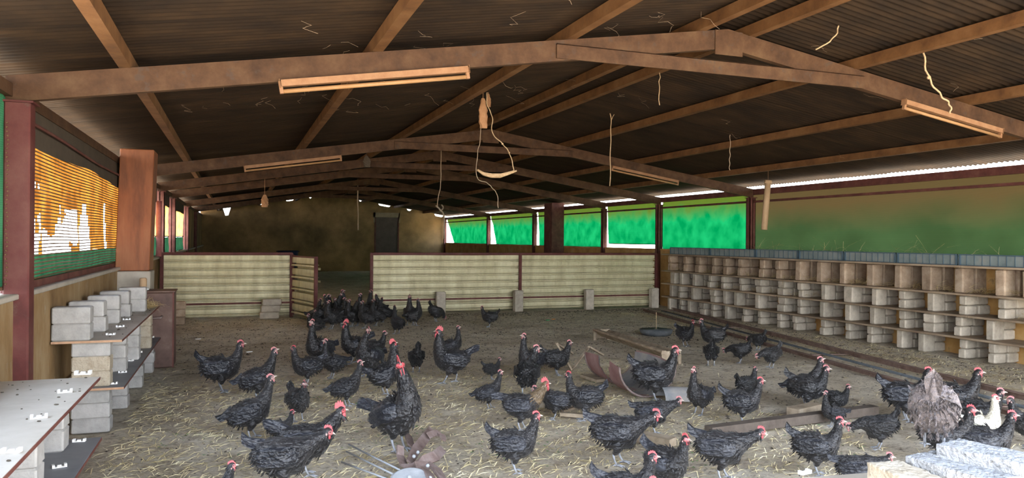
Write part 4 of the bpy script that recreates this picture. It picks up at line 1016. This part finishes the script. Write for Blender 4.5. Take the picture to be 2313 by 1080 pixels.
    def blob(mb,d,up,y,r3,mi=0,nu=10,nv=7):
        q=MB().ball((0,0,0),r3,nu,nv); fx=hd(d,up); q.v=[deform(fx[0]+x,y+yy,fx[1]+z,1.0) for x,yy,z in q.v]; n0=len(mb.v); mb.v+=q.v; mb.f+=[tuple(i+n0 for i in ff) for ff in q.f]; mb.m+=[mi]*len(q.f)
    fc=MB(); blob(fc,.024,.021,0,(.023,.0335,.021)); blob(fc,.038,.018,0,(.015,.021,.014))
    for s in (-1,1): blob(fc,.005,.008,s*.026,(.008,.006,.010),1,8,6)
    P['face']=fc.mesh('face',[face_m,mPale],True)
    wt=MB(); wl_=.016 if not rooster else .034
    P_w=[]
    for s in (-1,1):
        q=MB(); blob(q,.034,.002-wl_*.5,s*.010,(.009 if not rooster else .015,.0045,wl_)); P_w.append(q.mesh('wattle',comb_m,True))
    P['wattle_a'],P['wattle_b']=P_w
    for s,nm in ((-1,'eye_a'),(1,'eye_b')):
        q=MB(); blob(q,.025,.029,s*.0320,(.0050,.0035,.0050),0,8,6); P[nm]=q.mesh('eye',mEye,True)
    bk=MB(); t0,t1=hd(.042,.022),hd(.078,.010)
    for i in range(5):
        u=i/4; cx=lerp(t0[0],t1[0],u); cz=lerp(t0[1],t1[1],u)+.006*math.sin(PI*u*.7); r=.0105*(1-u)**.8+.0008
        for k2 in range(8): th=2*PI*k2/8; bk.v.append(deform(cx,r*.8*math.cos(th),cz+r*math.sin(th),1.0))
    for i in range(4):
        for k2 in range(8): a=i*8+k2; c=i*8+(k2+1)%8; bk.f.append((a,c,c+8,a+8))
    bk.m=[0]*len(bk.f); P['beak']=bk.mesh('beak',mBeak,True)
    # legs: feathered thigh, bare shank, four toes with claws
    if not sit:
        for s,nm in ((-1,'leg_a'),(1,'leg_b')):
            l=MB(); fx=.012+s*step; y=s*.052; lift=0
            hip=(-.03,y*.95,.175); knee=(.0+fx*.3,y,.125); hock=(-.030+fx*.75,y,.088); ank=(fx,y,.014)
            l.tube([hip,knee,((knee[0]+hock[0])/2-.002,y,.104),hock],[.060*fluff,.040*fluff,.026,.0115],10,0)
            l.tube([hock,((hock[0]+ank[0])/2-.004,y,.05),ank],[.0098,.0078,.0088],8,1)
            for an,tl_ in ((0,.062),(.52,.052),(-.52,.052),(PI,.030)):
                c,sn=math.cos(an),math.sin(an)
                l.tube([(fx,y,.013),(fx+c*tl_*.5,y+sn*tl_*.5,.012),(fx+c*tl_,y+sn*tl_,.006),(fx+c*(tl_+.012),y+sn*(tl_+.012),.002)],[.0078,.0062,.0045,.001],6,1)
            P[nm]=l.mesh('leg',[feath,mShank],True)
    else:
        q=MB()
        for s in (-1,1): q.tube([(.06,s*.05,.008),(.12,s*.06,.006)],[.007,.003],6)
        P['leg_a']=q.mesh('leg',mShank,True)
    hpos=Vector(deform(*[hd(.02,.02)[0],0,hd(.02,.02)[1]],1.0))
    if fluff>1.2: P.pop('wing_a'); P.pop('wing_b')
    zt=max(max(v.co.z for v in P['comb'].vertices),max(v.co.z for v in P['body'].vertices),max(v.co.z for v in P['tail'].vertices))
    return P,zt,hpos
HB=(mFeath,mWing,mFeath,mComb,mPink); HP=(mFeath,mWing,mFeath,mPink,mPale); HD=(mFeathD,mFeathD,mFeathD,mPink,mPale)
RB=(mFeath,mWing,mFeath,mComb,mComb); RG=(mFeath,mWing,mGold,mComb,mComb)
T={}
def tmpl(name,**kw): T[name]=bird(hash_seed[name] if name in hash_seed else len(T)+1,**kw)
hash_seed={}
tmpl('alert',mats=HB,a0=46,a1=86)
tmpl('alert_l',mats=HB,a0=46,a1=88,turn=40)
tmpl('alert_r',mats=HB,a0=46,a1=88,turn=-40)
tmpl('tall',mats=HP,a0=58,a1=92,L=.23,pitch=12,tail=18)
tmpl('tall_l',mats=HP,a0=58,a1=92,L=.22,pitch=14,turn=55,tail=18)
tmpl('tall_r',mats=HP,a0=58,a1=92,L=.22,pitch=14,turn=-55,tail=18)
tmpl('slope',mats=HP,a0=38,a1=66,L=.215,pitch=16,tail=-2,step=.03)
tmpl('fwd',mats=HB,a0=26,a1=30,L=.19,pitch=-2,tail=30,headp=-14,fluff=1.06,step=.03)
tmpl('low',mats=HP,a0=14,a1=26,L=.18,pitch=4,tail=20,headp=-6)
tmpl('peck',mats=HD,a0=8,a1=-78,L=.21,pitch=-20,tail=48,headp=-60)
tmpl('feed',mats=HD,a0=18,a1=-30,L=.20,pitch=-10,tail=55,headp=-40)
tmpl('sit',mats=HD,a0=58,a1=88,L=.15,sit=True,tail=20)
tmpl('walk',mats=HB,a0=44,a1=84,step=.055,tail=48)
tmpl('dark',mats=HD,a0=46,a1=86,L=.17,tail=45)
tmpl('dark_l',mats=HD,a0=50,a1=88,L=.18,turn=60,tail=40)
tmpl('dark_r',mats=HD,a0=50,a1=88,L=.18,turn=-60,tail=40)
tmpl('up',mats=HD,a0=58,a1=90,L=.20,pitch=20,tail=16)
tmpl('up_l',mats=HD,a0=58,a1=90,L=.20,pitch=20,turn=55,tail=20)
tmpl('up_r',mats=HD,a0=58,a1=90,L=.20,pitch=20,turn=-55,tail=20)
tmpl('rooster',mats=RB,a0=60,a1=90,L=.23,pitch=14,rooster=True,tail=46)
tmpl('rooster_r',mats=RB,a0=62,a1=90,L=.235,pitch=20,turn=-38,rooster=True,tail=50)
tmpl('rooster_walk',mats=RB,a0=58,a1=94,L=.225,pitch=6,rooster=True,step=.07,tail=52)
tmpl('gold',mats=RG,a0=36,a1=60,L=.215,pitch=0,rooster=True,tail=30,step=.03)
tmpl('cock_low',mats=RB,a0=38,a1=56,L=.20,pitch=-2,rooster=True,tail=42)
tmpl('brown',mats=(mBrownF,mBrownF,mBrownF,mPink,mPale),a0=20,a1=-55,L=.19,pitch=-8,tail=72,fluff=1.36,headp=-50)
tmpl('white',mats=(mWhiteF,mWhiteF,mWhiteF,mComb,mPink),a0=62,a1=88,L=.23,pitch=10)
def chicken(u,vf,vt,al,kind,label,z=0,group='black hens in the pen',name='hen',cat='hen',scale=None):
    P,zt,hp=T[kind]; hu=HU.get(label)
    for it in range(4):
        p=G(u,vf,z); sc=(vf-vt)/FPX*depth(p)/zt if scale is None else scale
        rzr=math.radians(al)-YAW-math.atan((u-1156.5)/FPX)
        if hu is None: break
        w=p+Matrix.Rotation(rzr,3,'Z')@(Vector((hp.x*.89,hp.y*.95,hp.z))*sc); u+=hu-proj(w)[0]     # the head, too, stands where the photograph has it
    scale=sc
    gz=z if z else floor_z(p.x,p.y)
    e=empty(name,(p.x,p.y,gz),rzr); e.scale=(scale*.89,scale*.95,scale)
    tag(e,label,cat,group)
    # keep the feet where the photograph has them; parts share mesh data between birds of one pose
    fo=None
    for k,me in P.items():
        nm=k.rsplit('_',1)[0] if k[-2:] in ('_a','_b') else k
        par=fo if nm=='eye' else e
        o=bpy.data.objects.new(nm,me); COL.objects.link(o); o.parent=par
        if nm=='face': fo=o
        if nm=='plumage': o['kind']='stuff'
    return e
HU={'black hen farthest left on the dirt, red face, facing right':545,
'black hen second from the left, neck stretched up to the right':621,
'large black hen with a sloping back below the second hen, facing right':613,
'small black hen facing left with a pale beak, above the slim front facing hen':662,
'slim black hen seen from the front, under the small pale beaked hen':688,
'black hen with pale face leaning right just left of the big rooster':815,
'tall slim black hen facing left with pale raised head, left of the red faced rooster':704,
'red faced black rooster facing left in front of the flock':779,
'black hen with pink comb facing left, right of the slim tall hen':734,
'black hen with pink face facing left behind the big rooster':832,
'dark rooster with pink face looking right, close behind the biggest rooster':890,
'biggest black rooster with a tall red serrated comb, standing in the centre left':904,
'black hen half hidden above the raised tail of the left foreground rooster':661,
'black rooster with blurred red head standing behind the front left one, feet in view':772,
'large black rooster in the left foreground with a blue sheen tail and red head':742,
'black hen cut off by the bottom edge at the far left, only the head showing':525,
'black rooster striding left with a bright red comb, alone in the centre':989,
'black hen right behind the striding rooster, pink face turned right':1036,
'small black hen walking left alone before the long partition':1088,
'small black hen crouching just right of the striding rooster':1129,
'black hen with a small red face facing right, below the crouching one':1131,
'black hen with a red face facing left above the hen seen from behind':1182,
'black hen seen from behind, just left of the trough stand':1213,
'black hen with raised tail facing right behind the broken trough stand':1287,
'black rooster with gold flecked neck and red comb, blurred, facing right':1234,
'black hen with a white ear patch facing left before the split drum':1283,
'black hen with ruffled tail standing clear in the lower centre, facing right':1213,
'fluffy black hen leaning forward to the right with a pink comb':1483,
'black hen with lowered head stretched to the right below the split drum':1535,
'black hen standing in the split drum with raised red comb':1527,
'black hen with lowered red face facing left, right of the split drum':1566,
'black hen with blurred red face facing right, right of the drum':1719,
'black hen facing the camera, left one of the pair touching beaks':1566,
'black hen with raised tail facing left, right one of the pair touching beaks':1583,
'black hen with pink comb facing right, long tail to the left, right of the middle':1855,
'black hen just behind the long tailed one, second pink face beside it':1868,
'black hen with a pink face facing left, by the pale block end':1864,
'small all black hen with a tiny comb facing right, right of the pale block end':1917,
'black hen with ruffled tail and violet sheen on the wing, lower right':1899,
'black hen with red comb looking over the top left of the grey brown hen':2099,
'black hen with red comb facing right above the cream hen':2212,
'black hen whose red comb shows right behind the cream hen head':2262,
'cream white hen with a pink face, the only white one':2250,
'black hen with purple red face left of the cream hen':2196,
'black hen with red comb in front of the cream hen at the right edge':2288,
'dark hen crouched low behind the corner blocks with small red comb':2011,
'grey black hen with pink comb, chest toward the camera, lower right of centre':1550,
'black hen with red wattles facing right beside the chest on hen':1720,
'black hen at the bottom edge with a pointed pink comb, head in full view':1476,
'hen below the bottom edge, only the tip of a pink comb showing':1478,
'black hen sitting by the open gate foot, flock edge at the left':696,
'black hen peeping between the sitting hen and the flock':711,
'leftmost standing hen of the flock, against the gate edge':722,
'slim hen of the flock facing right, second from the gate':735,
'hen of the flock in its left front with both feet showing, facing left':742,
'rear left hen of the flock with a red face, behind the slim one':744,
'rear hen of the flock between the left front hens':757,
'rearmost hen of the flock with its head highest in the gate gap':775,
'rear hen of the flock, red face just below the rearmost head':770,
'hen of the flock facing right in its middle, pale beak':779,
'hen of the flock middle front facing left with red face':788,
'hen of the flock squeezed behind the middle front one':805,
'hen of the flock with raised red face right of the gate gap centre':813,
'broad hen of the flock front facing left with a pale head':818,
'hen of the flock with head against the partition end upright':837,
'hen of the flock facing right right below the partition end':850,
'hen of the flock facing left in its right front, feet apart':843,
'hen of the flock with pink face at its right rear':862,
'slim hen with its back turned standing just before the flock, right side':891,
'hen facing the camera with a red beard, right end of the flock':925,
'hen facing right with raised tail beside the red bearded one':945}
RO=dict(group='roosters in the pen',name='rooster',cat='rooster')
FL=dict(group='flock of black hens crowding at the gate gap')
C=chicken
C(507,884,766,8,'alert','black hen farthest left on the dirt, red face, facing right')
C(585,900,780,4,'slope','black hen second from the left, neck stretched up to the right')
C(590,988,842,6,'slope','large black hen with a sloping back below the second hen, facing right')
C(690,868,776,190,'alert_r','small black hen facing left with a pale beak, above the slim front facing hen')
C(686,945,845,292,'dark','slim black hen seen from the front, under the small pale beaked hen')
C(745,915,811,6,'slope','black hen with pale face leaning right just left of the big rooster')
C(722,832,717,222,'tall','tall slim black hen facing left with pale raised head, left of the red faced rooster')
C(800,818,715,208,'rooster_walk','red faced black rooster facing left in front of the flock',scale=None,**RO)
C(845,818,745,20,'dark','black hen behind the left facing rooster, only its back showing')
C(775,852,760,196,'tall','black hen with pink comb facing left, right of the slim tall hen')
C(836,850,733,228,'tall_l','black hen with pink face facing left behind the big rooster')
C(866,892,762,28,'rooster','dark rooster with pink face looking right, close behind the biggest rooster',**RO)
C(874,1016,796,322,'rooster_r','biggest black rooster with a tall red serrated comb, standing in the centre left',**RO)
C(615,1002,925,10,'alert','black hen half hidden above the raised tail of the left foreground rooster')
C(722,1066,901,8,'cock_low','black rooster with blurred red head standing behind the front left one, feet in view',**RO)
C(650,1112,962,4,'fwd','large black rooster in the left foreground with a blue sheen tail and red head',**RO)
C(495,1190,1045,8,'alert','black hen cut off by the bottom edge at the far left, only the head showing')
C(1030,862,731,178,'rooster_walk','black rooster striding left with a bright red comb, alone in the centre',**RO)
C(1018,808,733,12,'tall','black hen right behind the striding rooster, pink face turned right')
C(940,838,763,100,'peck','black hen seen from behind between the big rooster and the striding rooster')
C(1101,738,689,180,'dark','small black hen walking left alone before the long partition')
C(984,726,676,25,'peck','black hen pecking with raised tail beside the block at the partition')
C(1110,856,805,10,'dark','small black hen crouching just right of the striding rooster')
C(1090,922,833,5,'slope','black hen with a small red face facing right, below the crouching one')
C(1192,850,747,208,'tall','black hen with a red face facing left above the hen seen from behind')
C(1203,893,777,80,'dark_r','black hen seen from behind, just left of the trough stand')
C(1262,846,764,12,'dark','black hen with raised tail facing right behind the broken trough stand')
C(1180,968,847,5,'gold','black rooster with gold flecked neck and red comb, blurred, facing right',**RO)
C(1252,946,868,175,'low','black hen mostly hidden between the gold necked rooster and the white eared hen')
C(1345,946,834,188,'alert_r','black hen with a white ear patch facing left before the split drum')
C(1166,1064,923,8,'alert','black hen with ruffled tail standing clear in the lower centre, facing right')
C(1408,1046,915,4,'fwd','fluffy black hen leaning forward to the right with a pink comb')
C(1480,976,886,4,'low','black hen with lowered head stretched to the right below the split drum')
C(1462,905,776,6,'alert','black hen standing in the split drum with raised red comb')
C(1580,935,822,232,'tall','black hen with lowered red face facing left, right of the split drum')
C(1688,902,826,50,'dark','black hen mostly hidden behind the hen with blurred red face')
C(1675,956,845,6,'alert','black hen with blurred red face facing right, right of the drum')
C(1554,780,717,318,'alert','black hen facing the camera, left one of the pair touching beaks')
C(1618,790,718,182,'dark','black hen with raised tail facing left, right one of the pair touching beaks')
C(1606,826,758,95,'feed','black hen seen from behind below the pair touching beaks')
C(1672,818,757,170,'feed','round black hen with head down beside the steel channel frame')
C(1712,790,738,140,'feed','black hen with a fan shaped tail nearest the steel channel frame')
C(1742,830,767,215,'feed','round black hen pecking toward the left, below the fan tailed hen')
C(1812,912,800,6,'slope','black hen with pink comb facing right, long tail to the left, right of the middle')
C(1852,925,818,350,'dark','black hen just behind the long tailed one, second pink face beside it')
C(1895,962,880,195,'tall','black hen with a pink face facing left, by the pale block end')
C(1912,932,861,340,'dark','small all black hen with a tiny comb facing right, right of the pale block end')
C(1830,1072,934,6,'alert','black hen with ruffled tail and violet sheen on the wing, lower right')
C(1985,1010,905,190,'feed','large dark hen with head down left of the grey brown hen')
C(2090,950,821,12,'alert','black hen with red comb looking over the top left of the grey brown hen')
C(2188,955,822,8,'alert','black hen with red comb facing right above the cream hen')
C(2235,985,868,5,'dark','black hen whose red comb shows right behind the cream hen head')
C(2218,1008,884,8,'white','cream white hen with a pink face, the only white one',group=None,name='hen',cat='hen')
C(2178,1050,903,345,'alert','black hen with purple red face left of the cream hen')
C(2275,1062,918,12,'alert','black hen with red comb in front of the cream hen at the right edge')
C(2328,1010,895,185,'dark','black hen cut off by the right edge of the picture')
C(1930,1112,1010,5,'low','dark hen crouched low behind the corner blocks with small red comb')
C(1565,1112,960,318,'alert','grey black hen with pink comb, chest toward the camera, lower right of centre')
C(1650,1080,952,5,'fwd','black hen with red wattles facing right beside the chest on hen')
C(1425,1180,1010,8,'alert','black hen at the bottom edge with a pointed pink comb, head in full view')
C(1468,1225,1068,8,'alert','hen below the bottom edge, only the tip of a pink comb showing')
# the bird on the corner blocks
C(2110,1012,826,88,'brown','fluffy grey brown hen seen from behind on the whitewashed block',z=ZB-.03+.12,group=None)
# flock by the gate
C(692,746,706,200,'sit','black hen sitting by the open gate foot, flock edge at the left',**FL)
C(716,742,700,185,'up','black hen peeping between the sitting hen and the flock',**FL)
C(722,734,672,182,'up','leftmost standing hen of the flock, against the gate edge',**FL)
C(737,739,664,345,'up_l','slim hen of the flock facing right, second from the gate',**FL)
C(752,742,676,200,'up','hen of the flock in its left front with both feet showing, facing left',**FL)
C(744,726,662,20,'up','rear left hen of the flock with a red face, behind the slim one',**FL)
C(757,729,669,10,'up_r','rear hen of the flock between the left front hens',**FL)
C(771,720,651,350,'up','rearmost hen of the flock with its head highest in the gate gap',**FL)
C(768,724,658,200,'up_l','rear hen of the flock, red face just below the rearmost head',**FL)
C(777,735,669,15,'up','hen of the flock facing right in its middle, pale beak',**FL)
C(797,736,673,195,'up','hen of the flock middle front facing left with red face',**FL)
C(806,734,675,170,'up_r','hen of the flock squeezed behind the middle front one',**FL)
C(814,726,661,190,'up','hen of the flock with raised red face right of the gate gap centre',**FL)
C(838,740,677,183,'up','broad hen of the flock front facing left with a pale head',**FL)
C(839,716,652,190,'up','hen of the flock with head against the partition end upright',**FL)
C(848,726,663,10,'up_l','hen of the flock facing right right below the partition end',**FL)
C(868,734,673,182,'up','hen of the flock facing left in its right front, feet apart',**FL)
C(876,727,670,185,'up_r','hen of the flock with pink face at its right rear',**FL)
C(898,752,686,120,'tall','slim hen with its back turned standing just before the flock, right side',**FL)
C(922,733,661,262,'tall','hen facing the camera with a red beard, right end of the flock',**FL)
C(948,735,672,30,'up','hen facing right with raised tail beside the red bearded one',**FL)
